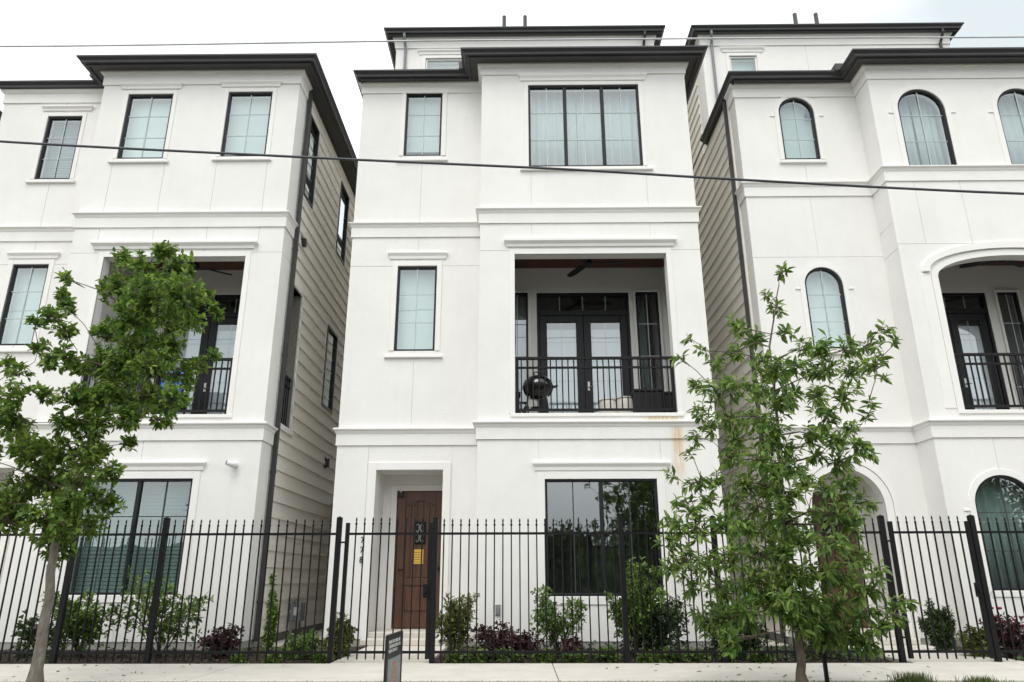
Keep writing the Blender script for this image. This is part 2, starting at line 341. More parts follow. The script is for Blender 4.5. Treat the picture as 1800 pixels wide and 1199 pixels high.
def ring(o, wd, y0, y1, mb, bottom=True, n=24):
    """band of width wd just outside (wd>0) or inside (wd<0) the opening outline"""
    x0, x1, z0, z1, ar = o['x0'], o['x1'], o['z0'], o['z1'], o.get('arch')
    if not ar:
        a, b = sorted((0, wd))
        X0, X1, Z0, Z1 = x0-b, x1+b, z0-b, z1+b
        i0, i1, j0, j1 = x0-a, x1+a, z0-a, z1+a
        zb = Z0 if bottom else z0
        mb.bev(X0, i0, y0, y1, zb, Z1); mb.bev(i1, X1, y0, y1, zb, Z1); mb.bev(i0, i1, y0, y1, j1, Z1)
        if bottom: mb.bev(i0, i1, y0, y1, Z0, j0)
        return mb
    c = (x0+x1)/2; hw = (x1-x0)/2; zs = z1-ar
    a, b = sorted((0, wd))
    zb = z0-b if bottom else z0
    inn = [(c-(hw+a), z0-a if bottom else z0)]+[(c-(hw+a)*math.cos(PI*i/n), zs+(ar+a)*math.sin(PI*i/n)) for i in range(n+1)]+[(c+hw+a, z0-a if bottom else z0)]
    out = [(c-(hw+b), zb)]+[(c-(hw+b)*math.cos(PI*i/n), zs+(ar+b)*math.sin(PI*i/n)) for i in range(n+1)]+[(c+hw+b, zb)]
    for i in range(len(inn)-1):
        p, q, r, s_ = inn[i], inn[i+1], out[i+1], out[i]
        mb.add([(p[0],y0,p[1]),(q[0],y0,q[1]),(r[0],y0,r[1]),(s_[0],y0,s_[1]),(p[0],y1,p[1]),(q[0],y1,q[1]),(r[0],y1,r[1]),(s_[0],y1,s_[1])],
               [(0,1,2,3),(7,6,5,4),(0,4,5,1),(2,6,7,3),(3,7,4,0),(1,5,6,2)])
    if bottom: mb.bev(c-hw-a, c+hw+a, y0, y1, zb, z0-a if wd < 0 else z0)
    return mb
def curtain_mesh(x0, x1, z0, z1, y, amp=0.035, wave=0.13, seed=0, flare=0.0):
    r = random.Random(seed); mb = MB(); n = max(8, int((x1-x0)/0.02)); ph = r.random()*6
    for i in range(n+1):
        x = x0+(x1-x0)*i/n
        yy = y+amp*math.sin(2*PI*x/wave+ph)+amp*0.5*math.sin(2*PI*x/(wave*2.7)+ph*2)
        mb.v += [(x, yy, z0), (x+flare*math.sin(i*0.7), yy*0.5+y*0.5, z1)]
    for i in range(n): mb.f.append((2*i, 2*i+2, 2*i+3, 2*i+1)); mb.m.append(0)
    return mb
def window(house, o, yf, cols=2, rows=3, mull=(), casing=0.09, hood=None, sill=None, cover=None, cname=None, lab=None, bottom=True, ears=False, fm=None, mm=None):
    """window > pane, muntin, casing, hood, sill; the part itself is the black frame"""
    x0, x1, z0, z1 = o['x0'], o['x1'], o['z0'], o['z1']; fy0, fy1 = yf+0.018, yf+0.10
    fw = 0.042
    mb = ring(o, -fw, fy0, fy1, MB())
    for m in mull: mb.bev(m-fw*0.8, m+fw*0.8, fy0-0.004, fy1+0.004, z0+fw, otop(o, m)-fw)
    win = mb.build('window', fm or M_FRAME, house)
    if lab: win['label'] = lab
    es = [x0]+list(mull)+[x1]
    for a, b in zip(es, es[1:]):
        a1 = a+(fw if a == x0 else fw*0.8)-0.004; b1 = b-(fw if b == x1 else fw*0.8)+0.004
        pm = MB()
        if o.get('arch'):
            n = 20; zs = z1-o['arch']
            up_ = [(a1+(b1-a1)*i/n) for i in range(n+1)]
            pts = [(a1, fy0+0.04, z0+fw-0.004), (b1, fy0+0.04, z0+fw-0.004)]+[(x, fy0+0.04, otop(o, x)-fw*0.9) for x in reversed(up_)]
            pts = [p if p[2] > z0+fw else (p[0], p[1], zs-0.02) for p in pts]
            pts[0] = (a1, fy0+0.04, z0+fw-0.004); pts[1] = (b1, fy0+0.04, z0+fw-0.004)
            pm.add(pts, [tuple(range(len(pts)))])
        else:
            pm.add([(a1,fy0+0.04,z0+fw-0.004),(b1,fy0+0.04,z0+fw-0.004),(b1,fy0+0.04,z1-fw+0.004),(a1,fy0+0.04,z1-fw+0.004)], [(0,1,2,3)])
        pm.build('pane', M_GLASS, win)
        bw = 0.0085
        for i in range(1, cols):
            x = a+(b-a)*i/cols
            MB().box(x-bw, x+bw, fy0+0.020, fy0+0.030, z0+fw, otop(o, x)-fw).build('muntin', mm or M_MUNT, win)
        for j in range(1, rows):
            z = z0+(z1-z0)*j/rows
            MB().box(a1, b1, fy0+0.0305, fy0+0.0385, z-bw, z+bw).build('muntin', mm or M_MUNT, win)
    if casing: ring(o, casing, yf-0.018, yf+0.012, MB(), bottom=bottom).build('casing', M_TRIM, win)
    if ears:
        zs = z1-o['arch']
        for a, b in ((x0-casing-0.1, x0-casing+0.002), (x1+casing-0.002, x1+casing+0.1)): MB().bev(a, b, yf-0.02, yf+0.01, zs-0.10, zs-0.06, 0.005).build('casing_ear', M_TRIM, win)
    if hood:
        a, b, zb, zt = hood; p = 0.02
        MB().sweep([(-0.008, zb), (0.025, zb), (0.032, zb+(zt-zb)*.4), (0.065, zb+(zt-zb)*.75), (0.065, zt-0.012), (0.055, zt), (-0.008, zt)],
                   [(a+0.065, yf+0.02), (a+0.065, yf), (b-0.065, yf), (b-0.065, yf+0.02)]).build('hood', M_TRIM, win)
    if sill:
        a, b, zb, zt = sill
        MB().bev(a, b, yf-0.055, yf+0.01, zb, zt, 0.008).build('sill', M_TRIM, win)
    if cover == 'blind':
        MB().box(x0-0.03, x1+0.03, yf+0.225, yf+0.231, z0-0.03, z1+0.02).build('blind', M_BLIND, win)
    elif cover == 'slats':
        n = int((z1-z0)/0.062)
        sm = MB()
        for i in range(n):
            z = z0+0.03+i*0.062
            sm.add([(x0,yf+0.235,z),(x1,yf+0.235,z),(x1,yf+0.245,z+0.058),(x0,yf+0.245,z+0.058)], [(0,1,2,3)])
        q = sm.build('blind', M_SLAT, win)
    elif isinstance(cover, float):
        MB().box(x0-0.03, x1+0.03, yf+0.225, yf+0.231, z1-(z1-z0)*cover, z1+0.02).build('blind', M_BLIND, win)
    return win

# ------------------------------------------------------------------ the setting: ground, street, walks
def slab(name, x0, x1, y0, y1, z0, z1, m, parent=None, kind='structure'):
    o = MB().box(x0, x1, y0, y1, z0, z1).build(name, m, parent)
    if kind and parent is None: o['kind'] = kind
    return o
slab('ground', -260, 260, -260, 260, -0.9, -0.40, M_TURF)
slab('road', -120, 120, -6.6, 6.0, -0.5, -0.16, M_ASPH)
slab('kerb', -60, 60, 6.0, 6.16, -0.5, -0.02, M_CONC)
slab('verge', -60, 60, 6.16, 8.52, -0.5, -0.03, M_TURF)
slab('opposite_verge', -60, 60, -14, -6.6, -0.5, -0.04, M_TURF)
slab('back_yard', -60, 60, 12.95, 60, -0.5, -0.06, M_TURF)
sw = slab('sidewalk', -60, 60, 8.52, 10.2, -0.5, -0.05, M_FOUND)
cuts = [-30, -19.6, -15.6, -11.6, -7.6, -3.62, 0.42, 4.4, 8.4, 12.4, 16.4, 30]
for a, b in zip(cuts, cuts[1:]):
    MB().box(a+0.006, b-0.006, 8.52, 10.2, -0.045, 0.0).build('slab', M_CONC, sw)
# planting beds in front of each house and the entrance walks between them
WALKS = []
for ox, wl, wr in ((-7.93, -2.5, -1.15), (0, -2.46, -1.18), (7.93, -2.85, -1.35)):
    WALKS.append((ox+wl, ox+wr))
xs = [-14.5]+[v for wk in WALKS for v in wk]+[14.5]
for i in range(0, len(xs), 2):
    slab('planting_bed', xs[i]+0.01, xs[i+1]-0.01, 10.2, 13.0, -0.5, -0.03, M_SOIL)
for a, b in WALKS:
    wk = slab('entrance_walk', a, b, 10.19, 13.06, -0.5, 0.004, M_CONC)
    wk['label'] = 'pale concrete entrance walk'

# ------------------------------------------------------------------ houses
B, R = 12.5, 13.07
SIDE_END = 22.0
EX = 0.286
# lap board, unit length along +Y on a wall facing +X
lap = MB()
lap.add([(0,0,0),(0.042,0,0),(0.010,0,EX+0.012),(0,0,EX+0.012),(0,1,0),(0.042,1,0),(0.010,1,EX+0.012),(0,1,EX+0.012)],
        [(0,1,2,3),(7,6,5,4),(1,5,6,2),(0,4,5,1),(3,2,6,7),(0,3,7,4)])
def lap_mesh(sgn):
    me = bpy.data.meshes.new('siding_board'); vv = [(x*sgn, y, z) for x, y, z in lap.v]
    me.from_pydata(vv, [], [f if sgn > 0 else f[::-1] for f in lap.f]); me.materials.append(M_SIDE); me.update(); return me
LAP = {1: lap_mesh(1), -1: lap_mesh(-1)}
def side_wall(house, sgn, X, y0, z0, z1, ops, yend=SIDE_END, name='side_wall', skip=None):
    """wall facing sgn*X clad in lap boards; ops in (y0,y1,z0,z1)"""
    mb = MB()
    oo = [dict(x0=a, x1=b, z0=c, z1=d) for a, b, c, d in ops]
    for c in wall_cells(y0, yend, z0, z1, oo):
        xa, xb = sorted((X, X-sgn*0.2)); mb.box(xa, xb, c[0], c[1], c[2], c[4])
    wl = mb.build(name, M_SBACK, house)
    z = z0
    while z < z1-0.05:
        segs = [(y0, yend)]
        for a, b, c, d in ops+([] if not skip else skip):
            if c < z+EX*0.65 and d > z+EX*0.35:
                ns = []
                for p, q in segs:
                    if b <= p or a >= q: ns.append((p, q)); continue
                    if a > p: ns.append((p, a))
                    if b < q: ns.append((b, q))
                segs = ns
        for p, q in segs:
            if q-p > 0.03: share('siding_board', LAP[sgn], wl, (X+sgn*0.001, p, z), (1, q-p, min(1, (z1-z)/EX)))
        z += EX
    return wl
def side_window(house, sgn, X, a, b, c, d, cover=0.78):
    """window in a side wall: black frame, pane, bars, flat casing, white blind"""
    xo, xi = X+sgn*0.05, X-sgn*0.04
    def bx(y0, y1, z0, z1, p, q, mb): x0, x1 = sorted((p, q)); return mb.box(x0, x1, y0, y1, z0, z1)
    mb = MB(); f = 0.06
    bx(a, a+f, c, d, xo, xi, mb); bx(b-f, b, c, d, xo, xi, mb); bx(a+f, b-f, d-f, d, xo, xi, mb); bx(a+f, b-f, c, c+f, xo, xi, mb)
    win = mb.build('window', M_FRAME, house)
    MB().add([(X,a+f,c+f),(X,b-f,c+f),(X,b-f,d-f),(X,a+f,d-f)], [(0,1,2,3)]).build('pane', M_GLASS, win)
    for j in range(1, 6):
        z = c+(d-c)*j/6; bx(a+f, b-f, z-0.012, z+0.012, X-sgn*0.01, X-sgn*0.022, MB()).build('muntin', M_MUNT, win)
    cm = MB(); t = 0.09
    bx(a-t, a-0.002, c-t, d+t, X+sgn*0.035, X-sgn*0.01, cm); bx(b+0.002, b+t, c-t, d+t, X+sgn*0.035, X-sgn*0.01, cm)
    bx(a-0.002, b+0.002, d+0.002, d+t, X+sgn*0.035, X-sgn*0.01, cm); bx(a-0.002, b+0.002, c-t, c-0.002, X+sgn*0.035, X-sgn*0.01, cm)
    cm.build('casing', M_SIDE, win)
    bx(a, b, c, d-(d-c)*(1-cover), X-sgn*0.19, X-sgn*0.196, MB()).build('blind', M_BLIND, win)
    return win
def cornice(house, path, zt, h=0.11, fr=0.21):
    """string course: projecting moulding over a flat frieze"""
    zb = zt-h
    co = MB().sweep([(-0.006, zb), (0.03, zb), (0.04, zb+0.02), (0.05, zb+0.045), (0.085, zb+0.075), (0.085, zt-0.012), (0.06, zt), (-0.006, zt+0.008)], path).build('cornice', M_TRIM, house)
    MB().sweep([(-0.006, zb-fr), (0.026, zb-fr), (0.026, zb-0.001), (-0.006, zb-0.001)], path).build('frieze', M_ST, co)
    return co
def eaves(house, path, z, ov=0.27, name='roof', crown=True, gut=0.15, gh=0.125):
    """soffit, fascia gutter and low roof edge along a path"""
    rf = MB().sweep([(-0.6, z+0.02), (ov+gut*0.4, z+0.02), (ov+gut*0.4, z+gh*0.9), (-0.6, z+0.30)], path).build(name, M_ROOF, house)
    MB().sweep([(-0.05, z), (ov, z), (ov, z+0.018), (-0.05, z+0.018)], path).build('soffit', M_SOF, rf)
    MB().sweep([(ov-0.02, z-0.035), (ov+0.015, z-0.035), (ov+0.015, z+0.017), (ov-0.02, z-0.002)], path).build('fascia', M_SOF, rf)
    MB().sweep([(ov+0.016, z+0.003), (ov+gut*0.55, z+0.003), (ov+gut*0.62, z+gh*0.35), (ov+gut*0.95, z+gh*0.72), (ov+gut, z+gh*0.74), (ov+gut, z+gh), (ov+0.016, z+gh)], path).build('gutter', M_DARK, rf)
    if crown:
        MB().sweep([(-0.006, z-0.30), (0.028, z-0.30), (0.028, z-0.085), (0.05, z-0.07), (0.09, z-0.03), (0.095, z-0.002), (-0.006, z-0.002)], path).build('crown_moulding', M_TRIM, rf)
    return rf
def downspout(house, X, Y, z0, z1, sgn=1, kick=True, wd=0.038):
    mb = MB()
    for p, q in ((z0, z1),): mb.box(X-wd, X+wd, Y-wd*1.1, Y+wd*1.1, p, q)
    o = mb.build('downspout', M_DARK, house)
    for z in np.arange(z0+0.6, z1, 2.2): MB().box(X-wd-0.006, X+wd+0.006, Y-wd*1.1-0.006, Y+wd*1.1+0.006, z, z+0.04).build('strap', M_DARK, o)
    return o
def railing(house, x0, x1, y, zb, zt, sp=0.104):
    mb = MB(); h = 0.022
    mb.box(x0, x1, y-0.028, y+0.028, zt-0.045, zt)
    r = mb.build('balcony_railing', M_RAIL, house)
    MB().box(x0, x1, y-0.02, y+0.02, zt-0.215, zt-0.18).build('rail', M_RAIL, r)
    MB().box(x0, x1, y-0.02, y+0.02, zb, zb+0.04).build('rail', M_RAIL, r)
    n = int((x1-x0)/sp); bm = bpy.data.meshes.new('baluster'); q = 0.0105
    t = MB().box(-q, q, -q, q, 0, zt-zb-0.05); bm.from_pydata(t.v, [], t.f); bm.materials.append(M_RAIL)
    for i in range(1, n): share('baluster', bm, r, (x0+(x1-x0)*i/n, y, zb+0.005))
    for px in (x0+0.03, x1-0.03): MB().box(px-0.025, px+0.025, y-0.025, y+0.025, zb-0.07, zt-0.046).build('post', M_RAIL, r)
    return r
def french_door(house, x0, x1, z0, z1, y, ztr):
    """black double door with a glazed transom"""
    f = 0.055
    mb = ring(dict(x0=x0, x1=x1, z0=z0, z1=z1), -f, y-0.05, y+0.08, MB(), bottom=True); mb.box(x0+f, x1-f, y-0.046, y+0.08, ztr-0.05, ztr+0.05)
    fr = mb.build('french_door', M_FRAME, house)
    MB().add([(x0+f,y+0.02,ztr+0.05),(x1-f,y+0.02,ztr+0.05),(x1-f,y+0.02,z1-f),(x0+f,y+0.02,z1-f)], [(0,1,2,3)]).build('pane', M_GLASS, fr)
    for i in range(1, 4):
        x = x0+(x1-x0)*i/4; MB().box(x-0.012, x+0.012, y+0.026, y+0.04, ztr+0.05, z1-f).build('muntin', M_MUNT, fr)
    xm = (x0+x1)/2; st = 0.155
    for a, b in ((x0+f, xm), (xm, x1-f)):
        ob = dict(x0=a+st, x1=b-st, z0=z0+0.3, z1=ztr-0.05-st)
        lm = MB(); a2, b2 = a+0.003, b-0.003; t0, t1 = z0+f+0.004, ztr-0.052
        lm.bev(a2, ob['x0'], y-0.02, y+0.03, t0, t1); lm.bev(ob['x1'], b2, y-0.02, y+0.03, t0, t1)
        lm.bev(ob['x0'], ob['x1'], y-0.02, y+0.03, t0, ob['z0']); lm.bev(ob['x0'], ob['x1'], y-0.02, y+0.03, ob['z1'], t1)
        lf = lm.build('door_leaf', M_FRAME, fr)
        MB().add([(ob['x0'],y+0.01,ob['z0']),(ob['x1'],y+0.01,ob['z0']),(ob['x1'],y+0.01,ob['z1']),(ob['x0'],y+0.01,ob['z1'])], [(0,1,2,3)]).build('pane', M_GLASS, fr)
        MB().box(ob['x0'], ob['x1'], y+0.05, y+0.055, ob['z0'], z0+2.27).build('lampshade_or_sky_reflection', M_SKYREFL, fr)  # pale panel painted as the sky reflection in the lower door glass
        x = (ob['x0']+ob['x1'])/2
        MB().box(x-0.009, x+0.009, y+0.014, y+0.024, ob['z0'], ob['z1']).build('muntin', M_MUNT, fr)
        for j in range(1, 5):
            z = ob['z0']+(ob['z1']-ob['z0'])*j/5; MB().box(ob['x0'], ob['x1'], y+0.0245, y+0.033, z-0.009, z+0.009).build('muntin', M_MUNT, fr)
    MB().tube([(xm+0.07, y-0.02, z0+1.0), (xm+0.07, y-0.07, z0+1.0), (xm+0.16, y-0.075, z0+1.0)], 0.012).build('handle', M_BRASS, fr)
    MB().bev(xm+0.045, xm+0.095, y-0.03, y-0.0195, z0+0.93, z0+1.12, 0.004).build('lock_plate', M_BRASS, fr)
    return fr
def loggia(house, o, yf, yb, zc, zfl, door, sides, side_ops=(), right_open=None):
    """balcony recess: floor, plank ceiling, side and back walls, doors and sidelights"""
    x0, x1 = o['x0']-0.32, o['x1']+0.32
    MB().box(x0, x1, yf+0.22, yb, zfl-0.12, zfl).build('balcony_floor', M_CONC, house)
    n = 14; ce = MB().box(x0, x1, yf+0.22, yb, zc+0.02, zc+0.08).build('balcony_ceiling', M_SBACK, house)
    for i in range(n):
        a = yf+0.22+(yb-yf-0.22)*i/n; b = yf+0.22+(yb-yf-0.22)*(i+1)/n
        MB().box(x0, x1, a+0.004, b-0.004, zc, zc+0.021).build('ceiling_plank', M_CEIL, ce)
    MB().box(x0-0.1, x0, yf+0.22, yb+0.15, zfl, zc).build('balcony_wall', M_ST, house)
    if right_open is None: MB().box(x1, x1+0.1, yf+0.22, yb+0.15, zfl, zc).build('balcony_wall', M_ST, house)
    else:
        a, b, c, d = right_open; mb = MB()
        for q in wall_cells(yf+0.22, yb+0.15, zfl, zc, [dict(x0=a, x1=b, z0=c, z1=d)]): mb.box(x1, x1+0.1, q[0], q[1], q[2], q[4])
        mb.build('balcony_wall', M_ST, house)
    ops = [dict(x0=door[0], x1=door[1], z0=zfl, z1=door[2])]+[dict(x0=a, x1=b, z0=zfl+0.25, z1=door[2]) for a, b in sides]
    bw = wall_mesh(x0, x1, zfl, zc, yb, yb+0.15, ops).build('balcony_back_wall', M_ST, house)
    french_door(house, door[0], door[1], zfl+0.005, door[2], yb+0.06, door[3])
    for o_ in ops[1:]: window(house, o_, yb-0.03, casing=0.05, cover=None, rows=4)
def wooden_door(house, x0, x1, z0, z1, y, arched=False):
    """brown plank door with arched field, speakeasy grille and lower panels"""
    d = MB().bev(x0, x1, y, y+0.05, z0, z1, 0.004).build('front_door', M_WOOD, house)
    w_ = x1-x0; s = 0.16*w_/0.9
    # stiles and rails proud of the field
    MB().bev(x0+0.002, x0+s, y-0.025, y+0.002, z0+0.002, z1-0.002).build('stile', M_WOOD, d); MB().bev(x1-s, x1-0.002, y-0.025, y+0.002, z0+0.002, z1-0.002).build('stile', M_WOOD, d)
    zb = z0+0.24; zm = z0+0.86
    MB().bev(x0+s, x1-s, y-0.025, y+0.002, z0+0.002, zb).build('rail', M_WOOD, d); MB().bev(x0+s, x1-s, y-0.025, y+0.002, zm-0.13, zm).build('rail', M_WOOD, d)
    top = MB(); n = 16; a, b = x0+s, x1-s; zt = z1-0.26
    for i in range(n):
        xa, xb = a+(b-a)*i/n, a+(b-a)*(i+1)/n
        za, zb_ = (zt+0.09*math.sin(PI*i/n)), (zt+0.09*math.sin(PI*(i+1)/n))
        top.quadprism(xa, xb, y-0.025, y+0.002, za, zb_, z1-0.002, z1-0.002)
    top.build('rail', M_WOOD, d)
    for i in range(5):
        xa = a+(b-a)*i/5; MB().bev(xa+0.007, xa+(b-a)/5-0.007, y-0.012, y+0.002, zm+0.01, zt+0.05+0.03*math.sin(PI*(i+.5)/5), 0.005).build('plank', M_WOOD, d)
    MB().bev(a+0.04, b-0.04, y-0.016, y+0.002, zb+0.04, zm-0.17, 0.02).build('panel', M_WOOD, d)
    for i in range(5):
        xs_ = a+(b-a)*(i+.5)/5; MB().lathe((xs_, y-0.02, zt-0.01), [(0.012, 0), (0.016, 0.008), (0.006, 0.016)], 8).build('stud', M_IRON, d)
    # grille
    gx = (x0+x1)/2; gz = z0+1.66; gw, gh = 0.105, 0.2
    gr = ring(dict(x0=gx-gw, x1=gx+gw, z0=gz-gh, z1=gz+gh), -0.035, y-0.05, y-0.0125, MB()).build('grille', M_IRON, d)
    MB().box(gx-gw+0.03, gx+gw-0.03, y-0.017, y-0.0135, gz-gh+0.03, gz+gh-0.03).build('glass', M_GLASSD, d)
    for zc in (gz-0.09, gz+0.09):
        for sg in (-1, 1):
            MB().tube([(gx+sg*(0.045-0.035*math.cos(t)), y-0.035, zc+0.075*math.sin(t)) for t in np.linspace(-2.6, 2.6, 12)], 0.009, 6).build('scroll', M_STEEL, d)
    MB().tube([(x0+0.075, y-0.025, z0+1.0), (x0+0.075, y-0.08, z0+1.0), (x0+0.17, y-0.085, z0+1.0)], 0.013).build('handle', M_IRON, d)
    MB().tube([(x1-0.075, y-0.025, z0+1.02), (x1-0.075, y-0.075, z0+1.02)], 0.03, 12).build('lock', M_IRON, d)
    return d
def porch(house, o, yf, yb, zfl, dx0, dx1, dz1):
    """entrance recess: stepped floor, walls, ceiling, door"""
    x0, x1 = o['x0'], o['x1']
    MB().box(x0-0.02, x1+0.02, yf+0.22, yb, o['z1']+0.03, o['z1']+0.1).build('porch_ceiling', M_ST, house)
    for a, b in ((x0-0.1, x0-0.003), (x1+0.003, x1+0.1)): MB().box(a, b, yf+0.22, yb+0.12, 0, o['z1']+0.03).build('porch_wall', M_ST, house)
    wall_mesh(x0-0.1, x1+0.1, zfl, o['z1']+0.03, yb, yb+0.12, [dict(x0=dx0, x1=dx1, z0=zfl, z1=dz1)]).build('porch_back_wall', M_ST, house)
    ring(dict(x0=dx0, x1=dx1, z0=zfl, z1=dz1), 0.11, yb-0.02, yb+0.01, MB(), bottom=False).build('door_casing', M_TRIM, house)
    st = MB().bev(x0+0.001, x1-0.001, yf+0.03, yb+0.1, 0.005, zfl, 0.01).build('porch_step', M_CONC, house)
    MB().bev(x0-0.05, x1+0.05, yf-0.36, yf-0.002, 0.005, 0.10, 0.01).build('porch_step', M_CONC, house)
    wooden_door(house, dx0+0.012, dx1-0.012, zfl+0.012, dz1-0.012, yb+0.03)
def shell(house, xl, xb, xr, ztop):
    """rear wall, interior floors and room walls so that the rooms are closed and dim"""
    MB().box(xl, xr, SIDE_END-0.001, SIDE_END+0.2, 0, ztop).build('rear_wall', M_ST, house)
    for z in (3.45, 7.5, ztop-0.12): MB().box(xl+0.21, xr-0.21, B+0.23 if z > 99 else R+1.45, SIDE_END-0.01, z, z+0.1).build('floor', M_FLOOR, house)
    MB().box(xl+0.21, xr-0.21, 17.6, 17.7, 0.0, ztop).build('partition_wall', M_ROOM, house)
    MB().box(xl+0.02, xr-0.02, R+0.25, SIDE_END, -0.3, 0.0).build('ground_floor', M_FLOOR, house)
def foundation(house, path):
    MB().sweep([(-0.15, -0.3), (-0.012, -0.3), (-0.012, 0.079), (-0.15, 0.079)], path).build('foundation', M_FOUND, house)
def side_returns(house, xl, xr, xb, right_to, left_to, z1, ops_r=()):
    """stucco on the first half metre of the side walls and on the bay's left flank"""
    for nm, (xa, xb_), (ya, yb) in (('r', (xr-0.2, xr-0.004), (B+0.031, right_to)), ('l', (xl+0.004, xl+0.2), (R+0.031, left_to)), ('b', (xb+0.004, xb+0.15), (B+0.031, R+0.2))):
        for za, zb in ((0.08, 3.35), (3.36, 6.95), (6.96, 7.5), (7.51, z1)):
            MB().box(xa, xb_, ya, yb, za, zb).build('side_stucco', M_ST, house)

def townhouse(name, label, ox, p):
    H = empty(name, (ox, B, 0), label, 'house', 'white stucco townhouses')
    xl, xb, xr = p['xl'], p['xb'], p['xr']; ZT = p['zt']; RT_, LT_ = p.get('rt', 13.06), p.get('lt', 13.5)
    ro, bo = p['rec_ops'], p['bay_ops']
    zc2 = p['c2']       # top of the upper string course
    facade(H, 'front_wall', xl, xb+0.003, 0.08, ZT, R, ro, p['rec_bands'])
    facade(H, 'bay_wall', xb, xr, 0.08, ZT, B, bo, p['bay_bands'])
    side_returns(H, xl, xr, xb, RT_, LT_, ZT)
    path = [(xl, LT_), (xl, R), (xb, R), (xb, B), (xr, B), (xr, RT_)]
    cornice(H, path, 3.665); cornice(H, path, zc2)
    foundation(H, [(xl, SIDE_END), (xl, R), (xb, R), (xb, B), (xr, B), (xr, SIDE_END)])
    ye = p.get('roof_end', SIDE_END)
    dx, dy = p['ev']; rp = [(xl+dx, ye), (xl+dx, R+dy), (xb, R+dy), (xb, B), (xr, B), (xr, ye)]
    rf = eaves(H, rp, ZT, crown=False)
    CH = p.get('crown', 0.30)
    MB().sweep([(-0.006, ZT-CH), (0.028, ZT-CH), (0.028, ZT-0.085), (0.05, ZT-0.07), (0.09, ZT-0.03), (0.095, ZT-0.002), (-0.006, ZT-0.002)], path).build('crown_moulding', M_TRIM, rf)
    MB().box(xl, xr, R+0.3, SIDE_END, ZT+0.22, ZT+0.30).build('roof_deck', M_ROOF, H)
    MB().box(xb+0.2, xr, B+0.3, R+0.31, ZT+0.225, ZT+0.295).build('roof_deck', M_ROOF, H)
    MB().box(xb-0.5, xb-0.28, R-0.38, R-0.1, ZT+0.1, ZT+0.26).build('roof_flashing', M_SOF, rf)
    side_wall(H, 1, xr-0.012, RT_+0.005, 0.1, ZT-0.02, p.get('r_ops', []))
    side_wall(H, -1, xl+0.012, LT_+0.005, 0.1, ZT-0.02, p.get('l_ops', []))
    MB().box(xr-0.03, xr+0.034, RT_+0.002, RT_+0.075, 0.085, ZT-0.02).build('corner_trim', M_SIDE, H); MB().box(xl-0.034, xl+0.03, LT_+0.002, LT_+0.075, 0.085, ZT-0.02).build('corner_trim', M_SIDE, H)
    shell(H, xl+0.05, xb, xr-0.05, ZT)
    return H

# ---------- middle house
ox = 0.0
xl, xb, xr = -3.30, -0.72, 3.45
opD = dict(x0=-2.56, x1=-1.36, z0=0.08, z1=2.90); opW2 = dict(x0=-2.36, x1=-1.585, z0=5.145, z1=6.895); opW3 = dict(x0=-2.365, x1=-1.59, z0=9.39, z1=10.935)
opB = dict(x0=-0.058, x1=2.80, z0=3.80, z1=6.87); opG = dict(x0=0.443, x1=2.355, z0=0.765, z1=2.655); opT = dict(x0=0.23, x1=2.485, z0=8.765, z1=10.67)
pC = dict(xl=xl, xb=xb, xr=xr, c2=7.84, zt=11.16, ev=(0.26, 0.08), crown=0.235, roof_end=15.25,
  rec_ops=[opD, opW2, opW3], bay_ops=[opB, opG, opT],
  rec_bands=[(0.08, 3.345, [-2.72, -1.20]), (3.345, 6.895, [-1.97]), (6.895, 7.52, [-1.97]), (7.52, 11.16, [-1.97])],
  bay_bands=[(0.08, 3.345, [0.345, 2.453]), (3.345, 6.95, []), (6.95, 7.52, [0.27, 2.53]), (7.52, 11.16, [0.27, 2.53])])
H1 = townhouse('townhouse', 'white stucco townhouse with square windows and brown front door, middle of the row', ox, pC)
window(H1, opW2, R, cover='blind', casing=0.1, hood=(-2.57, -1.38, 7.045, 7.19), sill=(-2.53, -1.43, 5.0, 5.05), bottom=False)
window(H1, opW3, R, cover=0.85, casing=0.1, sill=(-2.51, -1.44, 9.25, 9.30), bottom=False)
window(H1, opT, B, mull=(0.975, 1.735), casing=0.085, hood=(0.03, 2.67, 10.775, 10.92), sill=(0.06, 2.665, 8.66, 8.72), bottom=False, lab='wide three-light window hung with white curtains')
window(H1, opG, B, mull=(1.40,), cols=2, rows=1, casing=0.13, hood=(0.235, 2.60, 2.80, 2.95), bottom=True, mm=M_MUNTD, lab='wide ground-floor window mirroring dark trees')
ring(opB, 0.1, B-0.018, B+0.012, MB(), bottom=False).build('balcony_casing', M_TRIM, H1)
def bay_hood(H, a, b, zb, zt):
    MB().sweep([(-0.008, zb), (0.035, zb), (0.045, zb+0.05), (0.095, zb+0.1), (0.095, zt-0.012), (0.08, zt), (-0.008, zt)], [(a+0.095, B+0.02), (a+0.095, B), (b-0.095, B), (b-0.095, B+0.02)]).build('balcony_hood', M_TRIM, H)
bay_hood(H1, -0.26, 3.01, 7.02, 7.18)
MB().bev(-0.14, 2.9, B-0.03, B+0.2, 3.74, 3.803, 0.008).build('balcony_sill', M_TRIM, H1)
ring(opD, 0.14, R-0.02, R+0.012, MB(), bottom=False).build('door_trim', M_TRIM, H1)
loggia(H1, opB, B, 14.3, 7.38, 3.74, (0.395, 2.345, 6.81, 6.36), ((-0.24, 0.21), (2.48, 2.96)))
railing(H1, -0.05, 2.795, B+0.07, 3.86, 4.855)
porch(H1, opD, R, 13.95, 0.185, -2.31, -1.40, 2.63)
downspout(H1, xr+0.055, 13.13, 0.05, 11.03)
downspout(H1, xl-0.055, 13.58, 0.05, 11.03)

